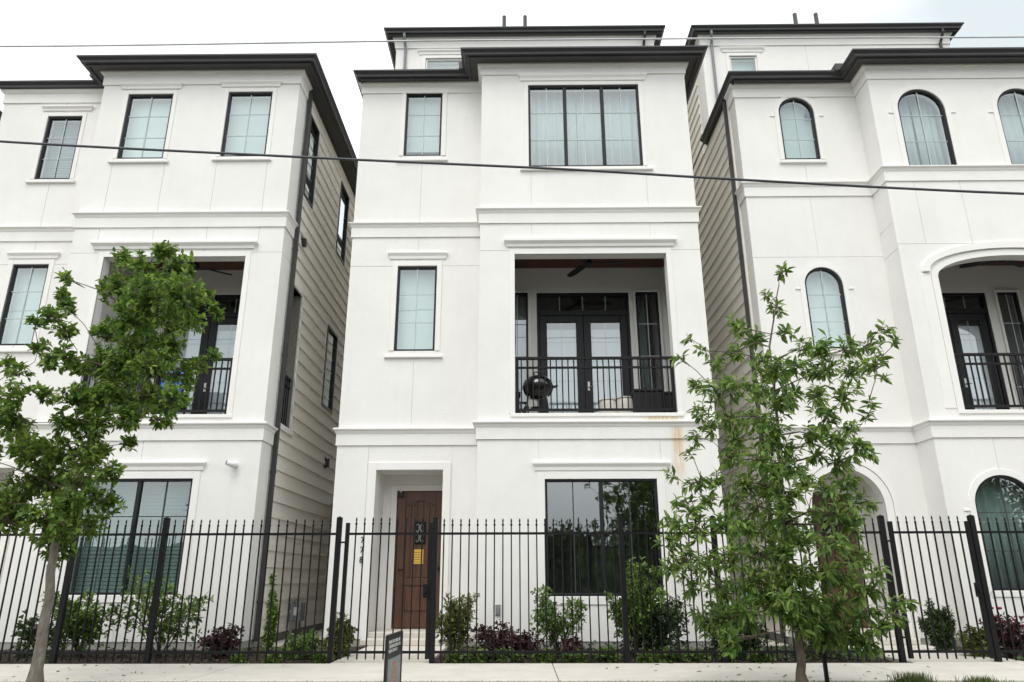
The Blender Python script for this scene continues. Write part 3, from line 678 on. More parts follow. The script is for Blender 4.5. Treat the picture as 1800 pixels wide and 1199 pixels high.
# ---------- left house
ox = -7.93
xlL, xbL, xrL = -11.0, -8.53, -4.48
l3a = dict(x0=-7.985, x1=-7.06, z0=9.01, z1=10.53); l3b = dict(x0=-5.925, x1=-5.015, z0=9.045, z1=10.565); l3c = dict(x0=-9.985, x1=-9.245, z0=8.9, z1=10.42)
l2 = dict(x0=-10.0, x1=-9.285, z0=5.295, z1=6.98); lB = dict(x0=-7.86, x1=-5.16, z0=3.81, z1=6.86); lG = dict(x0=-7.5, x1=-5.595, z0=0.80, z1=2.685)
lD = dict(x0=-10.4, x1=-9.1, z0=0.08, z1=2.96)
pL = dict(xl=xlL, xb=xbL, xr=xrL, c2=7.80, zt=11.05, ev=(0.26, 0.2),
  rec_ops=[l2, l3c, lD], bay_ops=[l3a, l3b, lB, lG],
  rec_bands=[(0.08, 3.345, [-10.55, -8.95]), (3.345, 6.98, [-9.64]), (6.98, 7.5, [-9.64]), (7.5, 11.05, [-9.64])],
  bay_bands=[(0.08, 3.345, [-6.55]), (3.345, 6.95, []), (6.95, 7.5, [-8.05, -7.0, -5.97, -4.96]), (7.5, 11.05, [-8.05, -7.0, -5.97, -4.96])],
  r_ops=[(13.16, 13.93, 3.80, 6.62), (15.95, 16.9, 4.78, 6.72), (13.3, 13.98, 8.66, 10.6), (16.1, 16.98, 8.66, 10.62)])
H0 = townhouse('townhouse', 'white stucco townhouse with two small top-floor windows, behind the leafy left tree', ox, pL)
for o_ in (l3a, l3b): window(H0, o_, B, cover='blind', casing=0.085, hood=(o_['x0']-0.2, o_['x1']+0.18, o_['z1']+0.12, o_['z1']+0.245), sill=(o_['x0']-0.14, o_['x1']+0.13, o_['z0']-0.11, o_['z0']-0.045), bottom=False)
window(H0, l3c, R, cover='slats', casing=0.085, hood=(l3c['x0']-0.16, l3c['x1']+0.2, 10.55, 10.66), sill=(l3c['x0']-0.14, l3c['x1']+0.14, 8.80, 8.86), bottom=False)
window(H0, l2, R, cover='blind', casing=0.1, hood=(-10.15, -9.1, 7.1, 7.24), sill=(-10.12, -9.16, 5.15, 5.2), bottom=False)
window(H0, lG, B, mull=(-6.52,), cols=2, rows=3, cover='slats', casing=0.12, hood=(-7.7, -5.40, 2.83, 2.98), bottom=True, mm=M_MUNTD, lab='ground-floor window with horizontal blinds')
ring(lB, 0.1, B-0.018, B+0.012, MB(), bottom=False).build('balcony_casing', M_TRIM, H0)
bay_hood(H0, -8.13, -4.95, 7.02, 7.17)
MB().bev(-7.95, -5.05, B-0.03, B+0.2, 3.745, 3.808, 0.008).build('balcony_sill', M_TRIM, H0)
ring(lD, 0.14, R-0.02, R+0.012, MB(), bottom=False).build('door_trim', M_TRIM, H0)
loggia(H0, lB, B, 14.3, 7.38, 3.75, (-7.45, -5.55, 6.81, 6.36), ((-8.05, -7.6),), right_open=(13.16, 13.93, 3.80, 6.62))
railing(H0, -7.855, -5.165, B+0.07, 3.87, 4.865)
porch(H0, lD, R, 13.95, 0.185, -10.2, -9.3, 2.63)
downspout(H0, xrL+0.06, 13.06, 0.05, 11.03)
for a, b, c, d in pL['r_ops'][1:]: side_window(H0, 1, xrL-0.012, a, b, c, d)
# side railing of the left balcony
rr = MB().box(xrL-0.10, xrL-0.05, 13.17, 13.92, 4.78, 4.83).build('side_railing', M_RAIL, H0)
for z in (4.62, 3.87): MB().box(xrL-0.095, xrL-0.055, 13.17, 13.92, z, z+0.035).build('rail', M_RAIL, rr)
for i in range(7): MB().box(xrL-0.086, xrL-0.064, 13.2+i*0.115-0.01, 13.2+i*0.115+0.01, 3.88, 4.79).build('baluster', M_RAIL, rr)
cm = MB(); 
for q in ((13.93, 13.985, 3.74, 6.68), (13.115, 13.158, 3.74, 6.68), (13.16, 13.93, 6.62, 6.68)): cm.box(xrL-0.365, xrL+0.03, *q)
cm.box(xrL-0.365, xrL+0.06, 13.10, 14.0, 3.70, 3.798)
cm.build('side_opening_trim', M_TRIM, H0)

# ---------- right house
ox = 7.93
xlR, xbR, xrR = 4.63, 7.185, 11.36
r3a = dict(x0=7.685, x1=8.63, z0=8.71, z1=10.50, arch=0.47); r3b = dict(x0=9.685, x1=10.62, z0=8.71, z1=10.50, arch=0.47)
r3c = dict(x0=5.52, x1=6.262, z0=9.245, z1=10.745, arch=0.37); r2 = dict(x0=5.57, x1=6.31, z0=5.15, z1=6.82, arch=0.37)
rB = dict(x0=7.815, x1=10.75, z0=3.835, z1=6.79, arch=0.42); rG = dict(x0=7.67, x1=8.72, z0=0.84, z1=2.70, arch=0.5); rG2 = dict(x0=9.6, x1=10.65, z0=0.84, z1=2.70, arch=0.5)
rD = dict(x0=5.16, x1=6.45, z0=0.08, z1=2.89, arch=0.645)
pR = dict(xl=xlR, xb=xbR, xr=xrR, c2=8.70, zt=11.05, ev=(0.24, 0.08), roof_end=15.25, lt=13.46,
  rec_ops=[r3c, r2, rD], bay_ops=[r3a, r3b, rB, rG, rG2],
  rec_bands=[(0.08, 3.345, []), (3.345, 7.04, []), (7.04, 8.39, [5.92]), (8.39, 11.05, [5.92])],
  bay_bands=[(0.08, 3.345, [8.2]), (3.345, 7.04, []), (7.04, 8.39, [7.72, 8.6]), (8.39, 11.05, [])])
H2 = townhouse('townhouse', 'white stucco townhouse with arched windows and arched entrance, right of the row', ox, pR)
window(H2, r3a, B, cover=None, casing=0.1, bottom=False, ears=True); window(H2, r3b, B, casing=0.1, bottom=False, ears=True)
window(H2, r3c, R, cover='blind', casing=0.09, sill=(5.4, 6.36, 9.14, 9.20), bottom=False, ears=True, lab='small arched window with a dark lamp behind the glass')
window(H2, r2, R, cover='blind', casing=0.09, sill=(5.44, 6.45, 5.03, 5.09), bottom=False, ears=True)
window(H2, rG, B, casing=0.1, bottom=True, ears=True, mm=M_MUNTD); window(H2, rG2, B, casing=0.1, bottom=True, ears=True, mm=M_MUNTD)
ring(rB, 0.12, B-0.018, B+0.012, MB(), bottom=False).build('balcony_casing', M_TRIM, H2)
mb = MB(); big = dict(x0=rB['x0']-0.14, x1=rB['x1']+0.14, z0=6.46, z1=rB['z1']+0.14, arch=0.44)
ring(big, 0.13, B-0.055, B+0.012, mb, bottom=False); mb.build('arch_moulding', M_TRIM, H2)
MB().bev(rB['x0']-0.33, rB['x0']-0.125, B-0.013, B+0.012, 3.86, 6.42, 0.008).build('pilaster', M_TRIM, H2)
MB().bev(7.7, 10.86, B-0.03, B+0.2, 3.765, 3.832, 0.008).build('balcony_sill', M_TRIM, H2)
ring(rD, 0.13, R-0.02, R+0.012, MB(), bottom=False).build('door_trim', M_TRIM, H2)
ring(dict(x0=5.02, x1=6.59, z0=0.08, z1=3.03, arch=0.785), 0.09, R-0.035, R+0.012, MB(), bottom=False).build('door_trim', M_TRIM, H2)
loggia(H2, rB, B, 14.3, 7.38, 3.775, (8.2, 9.86, 6.76, 6.36), ((10.08, 10.52), (7.6, 8.0)))
railing(H2, 7.82, 10.745, B+0.07, 3.895, 4.89)
porch(H2, rD, R, 13.95, 0.185, 5.36, 6.27, 2.55)
downspout(H2, xlR-0.055, 13.55, 0.05, 11.03)

# ---------- set-back fourth storeys of the middle and right house
def top_storey(H, xa, xb_, win, zb, ye=20.5):
    zt = 14.02; y0 = 15.0
    ow = dict(x0=win[0], x1=win[1], z0=11.9, z1=13.42)
    tw = facade(H, 'top_storey_wall', xa, xb_, 11.3, zt, y0, [ow], [(11.3, zt, [win[0]-0.9, win[1]+1.25, win[1]+3.2])])
    for x0, x1 in ((xa+0.004, xa+0.2), (xb_-0.2, xb_-0.004)): MB().box(x0, x1, y0+0.031, 15.62, zb, zt).build('side_stucco', M_ST, H)
    side_wall(H, 1, xb_-0.012, 15.625, zb, zt-0.02, [], ye); side_wall(H, -1, xa+0.012, 15.625, zb, zt-0.02, [], ye)
    MB().box(xa, xb_, ye, ye+0.2, 11.3, zt).build('rear_wall', M_ST, H)
    pth = [(xa, ye), (xa, y0), (xb_, y0), (xb_, ye)]
    rf = eaves(H, pth, zt, ov=0.16, crown=True, gut=0.13, gh=0.12)
    MB().box(xa, xb_, y0+0.4, ye, zt+0.22, zt+0.30).build('roof_deck', M_ROOF, rf)
    for px in (-0.34, 0.235):
        x = H.location.x*0.988+px+(0.16 if H.location.x > 1 else 0); MB().tube([(x, 16.2, zt+0.25), (x, 16.2, 15.79)], 0.055, 10).build('vent_pipe', M_DARK, rf)
    for x, s_ in ((xa+0.22, 1), (xb_-0.22, -1)):
        MB().tube([(x, y0-0.2, zt+0.02), (x, y0-0.2, zt-0.08), (x+s_*0.02, y0-0.05, zt-0.3), (x+s_*0.02, y0-0.05, 11.5)], 0.035, 8).build('downspout', M_GREY if s_ > 0 else M_DARK, H)
    window(H, ow, y0, cols=1, rows=1, casing=0.09, hood=(win[0]-0.2, win[1]+0.2, 13.53, 13.66), cover='blind', fm=M_TRIM)
top_storey(H1, -3.03, 3.42, (-2.28, -1.3), 11.14)
top_storey(H2, 4.64, 10.82, (5.30, 5.985), 11.03)

# ---------- corner of a further house at the left edge
H3 = empty('townhouse', (-15.86, B, 0), 'house at the far left edge, only its dark roof corner in view', 'house', 'white stucco townhouses')
hx0, hx1 = -19.0, -12.36
facade(H3, 'front_wall', hx0, hx1, 0.08, 11.2, B, [], [(0.08, 3.345, []), (3.345, 7.5, []), (7.5, 11.2, [])])
side_wall(H3, 1, hx1-0.012, 13.06, 0.1, 11.18, [])
MB().box(hx1-0.2, hx1-0.004, B+0.031, 13.055, 0.08, 11.2).build('side_stucco', M_ST, H3)
eaves(H3, [(hx0, SIDE_END), (hx0, B), (hx1, B), (hx1, SIDE_END)], 11.2, ov=0.3, crown=False)
MB().box(hx0, hx1, B+0.3, SIDE_END, 11.42, 11.5).build('roof_deck', M_ROOF, H3)
foundation(H3, [(hx0, 14), (hx0, B), (hx1, B), (hx1, 14)])
MB().box(hx0, hx1, SIDE_END, SIDE_END+0.2, 0, 11.2).build('rear_wall', M_ST, H3)

for a, b in ((-4.40, -3.42), (3.53, 4.55)):
    sp = slab('bounce_slab', a, b, 13.3, 21.8, -0.4, -0.03, M_CONC)  # pale slab added to bounce light onto the siding in the gaps
# dark gate closing the passage between the left and the middle house
gt = empty('side_gate', (-3.9, 17.5, -0.05), 'tall dark board gate at the end of the narrow passage between two houses', 'gate')
for i in range(6):
    MB().box(-4.45+i*0.18, -4.45+i*0.18+0.172, 17.5, 17.54, -0.03, 2.75+0.02*(i % 2)).build('board', M_BOARD, gt)
for z in (0.4, 2.3): MB().box(-4.45, -3.36, 17.541, 17.58, z, z+0.12).build('rail', M_BOARD, gt)
#PART2
# ------------------------------------------------------------------ curtains and things on the balconies
def curtain(x0, x1, z0, z1, y, label, m, wave=0.14, seed=1, group='curtains'):
    o = curtain_mesh(x0, x1, z0, z1, y, wave=wave, seed=seed).build('curtain', m, None, smooth=True)
    md = o.modifiers.new('thickness', 'SOLIDIFY'); md.thickness = 0.004
    return tag(o, label, 'curtain', group)
curtain(0.24, 1.22, 8.68, 10.72, B+0.32, 'left white curtain behind the wide three-light top window, middle house', M_CURT, 0.16, 2)
curtain(1.24, 2.48, 8.68, 10.72, B+0.32, 'right white curtain behind the wide three-light top window, middle house', M_CURT, 0.19, 5)
curtain(7.6, 8.15, 8.6, 10.55, B+0.33, 'left half of the white curtains in the nearer arched top window, right house', M_CURT, 0.17, 8)
curtain(8.16, 8.72, 8.6, 10.55, B+0.33, 'right half of the white curtains in the nearer arched top window, right house', M_CURT, 0.15, 9)
curtain(9.6, 10.7, 8.6, 10.55, B+0.33, 'white curtain in the arched top window cut by the right picture edge', M_CURT, 0.17, 10)
curtain(7.6, 8.8, 0.75, 2.75, B+0.33, 'grey-green curtain in the arched ground-floor window, right house', M_CURTG, 0.2, 12)
curtain(2.44, 2.72, 4.0, 6.85, 14.62, 'grey-green curtain in the right balcony sidelight, middle house', M_CURTG, 0.12, 14)
curtain(-0.26, 0.22, 4.0, 6.85, 14.62, 'white curtain in the left balcony sidelight, middle house', M_CURT, 0.12, 15)
curtain(10.05, 10.3, 4.0, 6.8, 14.62, 'white curtain in the balcony sidelight, right house', M_CURT, 0.12, 16)
# the round lampshade-like dark object behind the small arched window
lp = empty('pendant_lamp', (6.2, 13.215, 10.38), 'dark round pendant lamp behind the small arched top window', 'lamp')
MB().lathe((6.19, 13.215, 10.36), [(0.062, 0), (0.072, 0.01), (0.058, 0.07), (0.034, 0.15), (0.012, 0.18)], 16).build('lampshade_or_sky_reflection', M_FBLD, lp, True)
MB().tube([(6.19, 13.215, 10.53), (6.19, 13.215, 10.9)], 0.008, 6).build('cord', M_FBLD, lp)

def ceiling_fan(c, ang, zc, label):
    t = empty('ceiling_fan', (c[0], c[1], zc-0.42), label, 'fan', 'balcony ceiling fans')
    MB().lathe((c[0], c[1], zc-0.42), [(0.03, 0), (0.085, 0.02), (0.10, 0.06), (0.085, 0.12), (0.03, 0.15)], 16).build('motor', M_FBLD, t, True)
    MB().tube([(c[0], c[1], zc-0.28), (c[0], c[1], zc-0.001)], 0.014, 8).build('downrod', M_FBLD, t)
    for k in range(3):
        a = math.radians(ang+120*k); d = Vector((math.cos(a), math.sin(a), 0)); n = Vector((-d.y, d.x, 0)); mb = MB(); z0 = zc-0.36
        pts = []
        for r_, w_ in ((0.09, 0.035), (0.2, 0.06), (0.5, 0.068), (0.70, 0.055), (0.74, 0.03)):
            for s_ in (-1, 1):
                p = Vector((c[0], c[1], z0))+d*r_+n*w_*s_; p.z += s_*w_*0.2; pts.append(p)
        top_ = [p+Vector((0, 0, 0.012)) for p in pts]; V_ = pts+top_; m_ = len(pts); fs = []
        for i in range(0, m_-2, 2): fs += [(i, i+2, i+3, i+1), (m_+i, m_+i+1, m_+i+3, m_+i+2), (i, m_+i, m_+i+2, i+2), (i+1, i+3, m_+i+3, m_+i+1)]
        fs += [(0, 1, m_+1, m_), (m_-2, 2*m_-2, 2*m_-1, m_-1)]
        mb.add(V_, fs).build('blade', M_FBLD, t)
ceiling_fan((1.40, 13.28), 118, 7.38, 'black ceiling fan over the balcony with the kettle grill')
ceiling_fan((-6.5, 13.3), 38, 7.38, 'black ceiling fan over the balcony behind the left tree')
ceiling_fan((9.6, 13.2), 150, 7.38, 'black ceiling fan over the arched balcony at right')

def kettle_grill(cx, cy, z0):
    t = empty('kettle_grill', (cx, cy, z0), 'round black kettle grill standing at the left end of the middle balcony', 'grill')
    MB().lathe((cx, cy, z0+0.47), [(0.05, 0.0), (0.16, 0.03), (0.25, 0.11), (0.285, 0.21), (0.292, 0.225)], 24).build('bowl', M_ENAM, t, True)
    ld = MB().lathe((cx, cy, z0+0.697), [(0.298, 0.0), (0.296, 0.03), (0.26, 0.13), (0.17, 0.21), (0.06, 0.245), (0.0, 0.25)], 24).build('lid', M_ENAM, t, True)
    MB().tube([(cx-0.07, cy-0.1, z0+0.93), (cx-0.07, cy-0.1, z0+0.985), (cx+0.07, cy-0.1, z0+0.985), (cx+0.07, cy-0.1, z0+0.93)], 0.013).build('lid_handle', M_FBLD, ld)
    for k, a in enumerate((215, 325, 90)):
        a = math.radians(a); d = Vector((math.cos(a), math.sin(a), 0)); b = Vector((cx, cy, 0))
        MB().tube([b+d*0.2+Vector((0, 0, z0+0.52)), b+d*0.31+Vector((0, 0, z0+0.002))], 0.013).build('leg', M_STEEL, t)
    MB().lathe((cx, cy, z0+0.3), [(0.14, 0), (0.15, 0.02), (0.05, 0.03)], 16).build('ash_catcher', M_FBLD, t, True)
    MB().tube([(cx+0.285, cy-0.04, z0+0.72), (cx+0.36, cy-0.06, z0+0.74), (cx+0.36, cy+0.06, z0+0.74), (cx+0.285, cy+0.04, z0+0.72)], 0.014).build('side_handle', M_FBLD, t)
kettle_grill(0.37, 13.2, 3.74)
def crate(name, label, cat, x0, x1, y0, y1, z0, z1, m, lid=None, slat=True):
    t = empty(name, ((x0+x1)/2, (y0+y1)/2, z0), label, cat)
    th = 0.03
    MB().bev(x0, x1, y0, y0+th, z0, z1, 0.008).build('front_panel', m, t); MB().box(x0, x1, y1-th, y1, z0, z1).build('back_panel', m, t)
    MB().box(x0, x0+th, y0+th, y1-th, z0, z1).build('side_panel', m, t); MB().box(x1-th, x1, y0+th, y1-th, z0, z1).build('side_panel', m, t)
    MB().box(x0+th, x1-th, y0+th, y1-th, z0, z0+0.03).build('base', m, t)
    MB().bev(x0-0.02, x1+0.02, y0-0.02, y1+0.02, z1+0.001, z1+0.05, 0.012).build('rim', lid or m, t)
    for i in range(1, int((x1-x0)/0.09)):
        x = x0+i*0.09; MB().box(x-0.012, x+0.012, y0-0.010, y0+0.001, z0+0.02, z1-0.02).build('rib', m, t)
    return t
crate('storage_box', 'larger black wicker box at the right end of the middle balcony', 'box', 2.16, 2.66, 13.05, 13.45, 3.741, 4.33, M_WICK)
crate('storage_box', 'smaller black wicker box in the corner of the middle balcony', 'box', 2.72, 2.99, 13.1, 13.45, 3.741, 4.29, M_WICK)
crate('covered_crate', 'dark crate beside the kettle grill on the middle balcony', 'crate', -0.28, 0.02, 13.3, 13.6, 3.741, 4.35, M_SIGNB)
def stool(cx, cy, z0, label):
    t = empty('garden_stool', (cx, cy, z0), label, 'stool', 'cream drum stools')
    MB().lathe((cx, cy, z0), [(0.15, 0.0), (0.16, 0.02), (0.19, 0.15), (0.20, 0.28), (0.19, 0.42), (0.165, 0.54), (0.15, 0.56)], 20).build('body', M_CREAM, t, True)
    MB().lathe((cx, cy, z0+0.561), [(0.17, 0.0), (0.175, 0.01), (0.15, 0.03)], 20).build('seat', M_CREAM, t, True)
stool(1.74, 13.7, 3.741, 'left one of two cream drum stools on the middle balcony'); stool(2.05, 13.55, 3.741, 'right one of two cream drum stools on the middle balcony')
# little potted plant on the wicker box
def bin_blue(cx, cy, z0):
    t = empty('patio_chair', (cx, cy, z0), 'dark patio chair with a bright blue cushion on the left balcony', 'chair')
    for dx in (-0.24, 0.24):
        for dy in (-0.22, 0.22): MB().box(cx+dx-0.018, cx+dx+0.018, cy+dy-0.018, cy+dy+0.018, z0, z0+(1.0 if dy > 0 else 0.62)).build('leg', M_RAIL, t)
        MB().box(cx+dx-0.03, cx+dx+0.03, cy-0.24, cy+0.2, z0+0.621, z0+0.65).build('armrest', M_RAIL, t)
    MB().box(cx-0.222, cx+0.222, cy-0.238, cy+0.238, z0+0.38, z0+0.43).build('seat', M_RAIL, t)
    for i in range(4): MB().box(cx-0.17+i*0.1, cx-0.13+i*0.1, cy+0.205, cy+0.23, z0+0.45, z0+1.0).build('back_slat', M_RAIL, t)
    cu = MB()
    n = 10
    for i in range(n+1):
        u = -0.22+0.44*i/n
        for v, y_ in ((0.46, -0.02), (0.8, 0.03), (1.10, 0.075), (1.16+0.02*math.sin(i*1.9), 0.12), (1.10, 0.16), (0.9, 0.195)):
            cu.v.append((cx+u, cy+y_+0.01*math.sin(i*1.3), z0+v))
    for i in range(n):
        for j in range(5): cu.f.append((i*6+j, (i+1)*6+j, (i+1)*6+j+1, i*6+j+1)); cu.m.append(0)
    q = cu.build('cushion', M_BLUE, t, True); md = q.modifiers.new('t', 'SOLIDIFY'); md.thickness = 0.02
bin_blue(-6.66, 13.35, 3.751)

# ------------------------------------------------------------------ small things fixed to the houses
cmx, cmy, cmz = -4.93, 12.5, 2.92
t = empty('security_camera', (cmx, cmy, cmz), 'small white security camera high on the left house wall', 'camera')
MB().tube([(cmx+0.03, cmy, cmz), (cmx+0.03, cmy-0.03, cmz)], 0.05, 16).build('mount', M_WHITE, t)
MB().tube([(cmx+0.03, cmy-0.03, cmz), (cmx+0.02, cmy-0.07, cmz-0.01)], 0.02, 10).build('arm', M_WHITE, t)
MB().tube([(cmx+0.06, cmy-0.07, cmz-0.03), (cmx+0.03, cmy-0.1, cmz-0.01), (cmx-0.06, cmy-0.16, cmz+0.02)], [0.045, 0.052, 0.045], 16).build('body', M_WHITE, t, True)
MB().tube([(cmx-0.06, cmy-0.16, cmz+0.02), (cmx-0.067, cmy-0.165, cmz+0.022)], 0.036, 16).build('lens', M_GLASSD, t)
t = empty('wall_lamp', (xrL+0.02, 13.55, 7.6), 'small black vent hood on the siding of the left house', 'vent')
MB().bev(xrL+0.0, xrL+0.10, 13.50, 13.62, 7.58, 7.74, 0.01).build('hood', M_FBLD, t); MB().box(xrL-0.005, xrL+0.015, 13.47, 13.65, 7.55, 7.77).build('back_plate', M_FBLD, t)
t.name = 'dryer_vent'
t = empty('wall_light', (xrL+0.02, 16.7, 3.5), 'small dark wall light low on the siding of the left house', 'light')
MB().box(xrL+0.0, xrL+0.02, 16.62, 16.78, 3.45, 3.72).build('back_plate', M_FBLD, t); MB().bev(xrL+0.02, xrL+0.11, 16.65, 16.75, 3.48, 3.68, 0.01).build('lampshade_or_sky_reflection', M_FBLD, t)
t = empty('gas_meter', (xrL+0.12, 15.0, -0.05), 'grey gas meter with pipes at the foot of the sided wall', 'meter')
MB().tube([(xrL+0.12, 14.75, -0.06), (xrL+0.12, 14.75, 0.62), (xrL+0.12, 14.95, 0.66)], 0.025, 8).build('pipe', M_GREY, t)
MB().tube([(xrL+0.12, 15.2, 0.55), (xrL+0.12, 15.3, 0.62), (xrL+0.12, 15.34, 0.1), (xrL-0.02, 15.34, 0.1)], 0.025, 8).build('pipe', M_GREY, t)
MB().bev(xrL+0.02, xrL+0.24, 14.88, 15.22, 0.26, 0.60, 0.02).build('body', M_GREY, t); MB().tube([(xrL+0.13, 14.88, 0.45), (xrL+0.13, 14.86, 0.45)], 0.08, 16).build('dial', M_WHITE, t)
t = empty('outlet_cover', (-0.33, B, 0.5), 'small grey outlet cover low on the wall of the middle house', 'outlet')
MB().bev(-0.39, -0.31, B-0.035, B+0.001, 0.48, 0.64, 0.006).build('cover', M_GREY, t); MB().box(-0.375, -0.325, B-0.039, B-0.034, 0.50, 0.62).build('lid', M_STEEL, t)
# house number, one digit above the other
t = empty('house_number', (-2.74, R, 1.32), 'black house number with one digit above the other beside the brown door', 'number')
for i, ch in enumerate('778'):
    o = share('digit', text_mesh(ch, 0.145), t, (-2.735+0.0*i, R-0.012, 1.64-i*0.165), rot=(PI/2, 0, 0)); o.data.materials.clear(); o.data.materials.append(M_IRON)
# notice on the door
t = empty('door_notice', (-1.87, 13.93, 1.38), 'yellow paper notice stuck on the brown front door', 'notice')
MB().bev(-1.965, -1.775, 13.952, 13.9555, 1.30, 1.56, 0.001).build('paper', M_YEL, t)
for i in range(5): MB().box(-1.945, -1.80-0.02*(i % 2), 13.9505, 13.9518, 1.33+i*0.042, 1.338+i*0.042).build('printed_line', M_WOOD, t)
t = empty('door_camera', (-2.3, 13.9, 2.6), 'tiny white and black camera at the upper corner of the brown door', 'camera')
MB().bev(-2.29, -2.19, 13.90, 13.955, 2.505, 2.60, 0.01).build('body', M_FBLD, t); MB().tube([(-2.24, 13.935, 2.60), (-2.24, 13.935, 2.68)], 0.024, 10).build('bracket', M_WHITE, t)

# ------------------------------------------------------------------ iron fence and gates
FY = 10.28
PK = MB(); q = 0.0085
PK.box(-q, q, -q, q, 0.02, 1.74); PK.lathe((0, 0, 1.735), [(0.013, 0), (0.0165, 0.012), (0.013, 0.026), (0.008, 0.032), (0.009, 0.05), (0.0125, 0.066), (0.008, 0.088), (0.001, 0.102)], 6)
PKM = bpy.data.meshes.new('picket'); PKM.from_pydata(PK.v, [], PK.f); PKM.materials.append(M_IRON)
def pickets(t, x0, x1, zoff=0.0, y=FY):
    n = max(1, round((x1-x0)/0.118))
    for i in range(1, n): share('picket', PKM, t, (x0+(x1-x0)*i/n, y, zoff))
def fpost(t, x, ztop=1.86, hw=0.034, y=FY):
    MB().box(x-hw, x+hw, y-hw, y+hw, -0.12, ztop-0.012).build('post', M_IRON, t)
    MB().add([(x-hw-.006,y-hw-.006,ztop-.013),(x+hw+.006,y-hw-.006,ztop-.013),(x+hw+.006,y+hw+.006,ztop-.013),(x-hw-.006,y+hw+.006,ztop-.013),(x,y,ztop+.012)], [(3,2,1,0),(0,1,4),(1,2,4),(2,3,4),(3,0,4)]).build('post_cap', M_IRON, t)
def fence(label, posts):
    t = empty('iron_fence', ((posts[0]+posts[-1])/2, FY, 0), label, 'fence', 'black iron fence along the sidewalk')
    for p in posts: fpost(t, p)
    for a, b in zip(posts, posts[1:]):
        for z in (1.617, 0.112): MB().box(a+0.034, b-0.034, FY-0.0145, FY+0.0145, z, z+0.032).build('rail', M_IRON, t)
        pickets(t, a, b)
def gate(label, x0, x1, lock):
    t = empty('iron_gate', ((x0+x1)/2, FY, 0.03), label, 'gate', 'black iron garden gates')
    for x, s in ((x0, 0.025), (x1, 0.025)): MB().box(x-s, x+s, FY-s, FY+s, 0.045, 1.78).build('stile', M_IRON, t)
    for z in (1.617, 0.112): MB().box(x0+0.025, x1-0.025, FY-0.0145, FY+0.0145, z, z+0.032).build('rail', M_IRON, t)
    pickets(t, x0, x1, 0.02)
    MB().bev(lock-0.05, lock+0.03, FY-0.055, FY-0.0255, 0.80, 0.98, 0.008).build('lock_box', M_IRON, t)
    MB().tube([(lock-0.02, FY-0.055, 0.89), (lock-0.02, FY-0.10, 0.89)], 0.026, 12).build('knob', M_IRON, t)
    for z in (1.52, 0.3): MB().tube([(x0-0.09, FY-0.03, z), (x0-0.025, FY-0.03, z)], 0.012, 8).build('hinge', M_IRON, t)
fence('black iron picket fence in front of the left house', [-13.4, -11.0, -8.6, -6.13, -4.89, -2.485])
gate('black iron gate in front of the brown front door', -2.365, -1.215, -1.24)
fence('black iron picket fence in front of the middle house', [-1.15, 1.40, 2.67, 4.98])
gate('black iron gate in front of the arched entrance', 5.095, 6.15, 6.12)
fence('black iron picket fence at the right picture edge', [6.215, 8.65, 11.05])

# ------------------------------------------------------------------ overhead cables
def cable(pix, Y, rad, label, m):
    P_ = [at(x, y, Y) for x, y in pix]
    a, b = P_[0], P_[-1]; d0 = P_[1]-P_[0]; d1 = P_[-1]-P_[-2]
    P_ = [a-d0*(12/d0.length)+Vector((0, 0, 0.25))]+P_+[b+d1*(12/d1.length)+Vector((0, 0, 0.25))]
    out = []
    for i in range(len(P_)-1):
        for k in range(6): out.append(P_[i].lerp(P_[i+1], k/6))
    out.append(P_[-1])
    for _ in range(6): out = [out[0]]+[(out[i-1]+out[i]*2+out[i+1])/4 for i in range(1, len(out)-1)]+[out[-1]]
    o = MB().tube(out, rad, 8).build('overhead_cable', m, None, True)
    tag(o, label, 'cable', 'overhead cables crossing the street front')
cable([(0, 83), (400, 77), (690, 72), (1200, 68), (1500, 66), (1800, 66)], 8.0, 0.0115, 'thin pale cable strung across the sky by the roofs', M_WIREG)
cable([(0, 250), (300, 265), (628, 281), (830, 290), (1010, 298), (1230, 312), (1500, 327), (1800, 342)], 7.6, 0.0155, 'thicker dark cable sloping across the top-floor walls', M_WIRE)

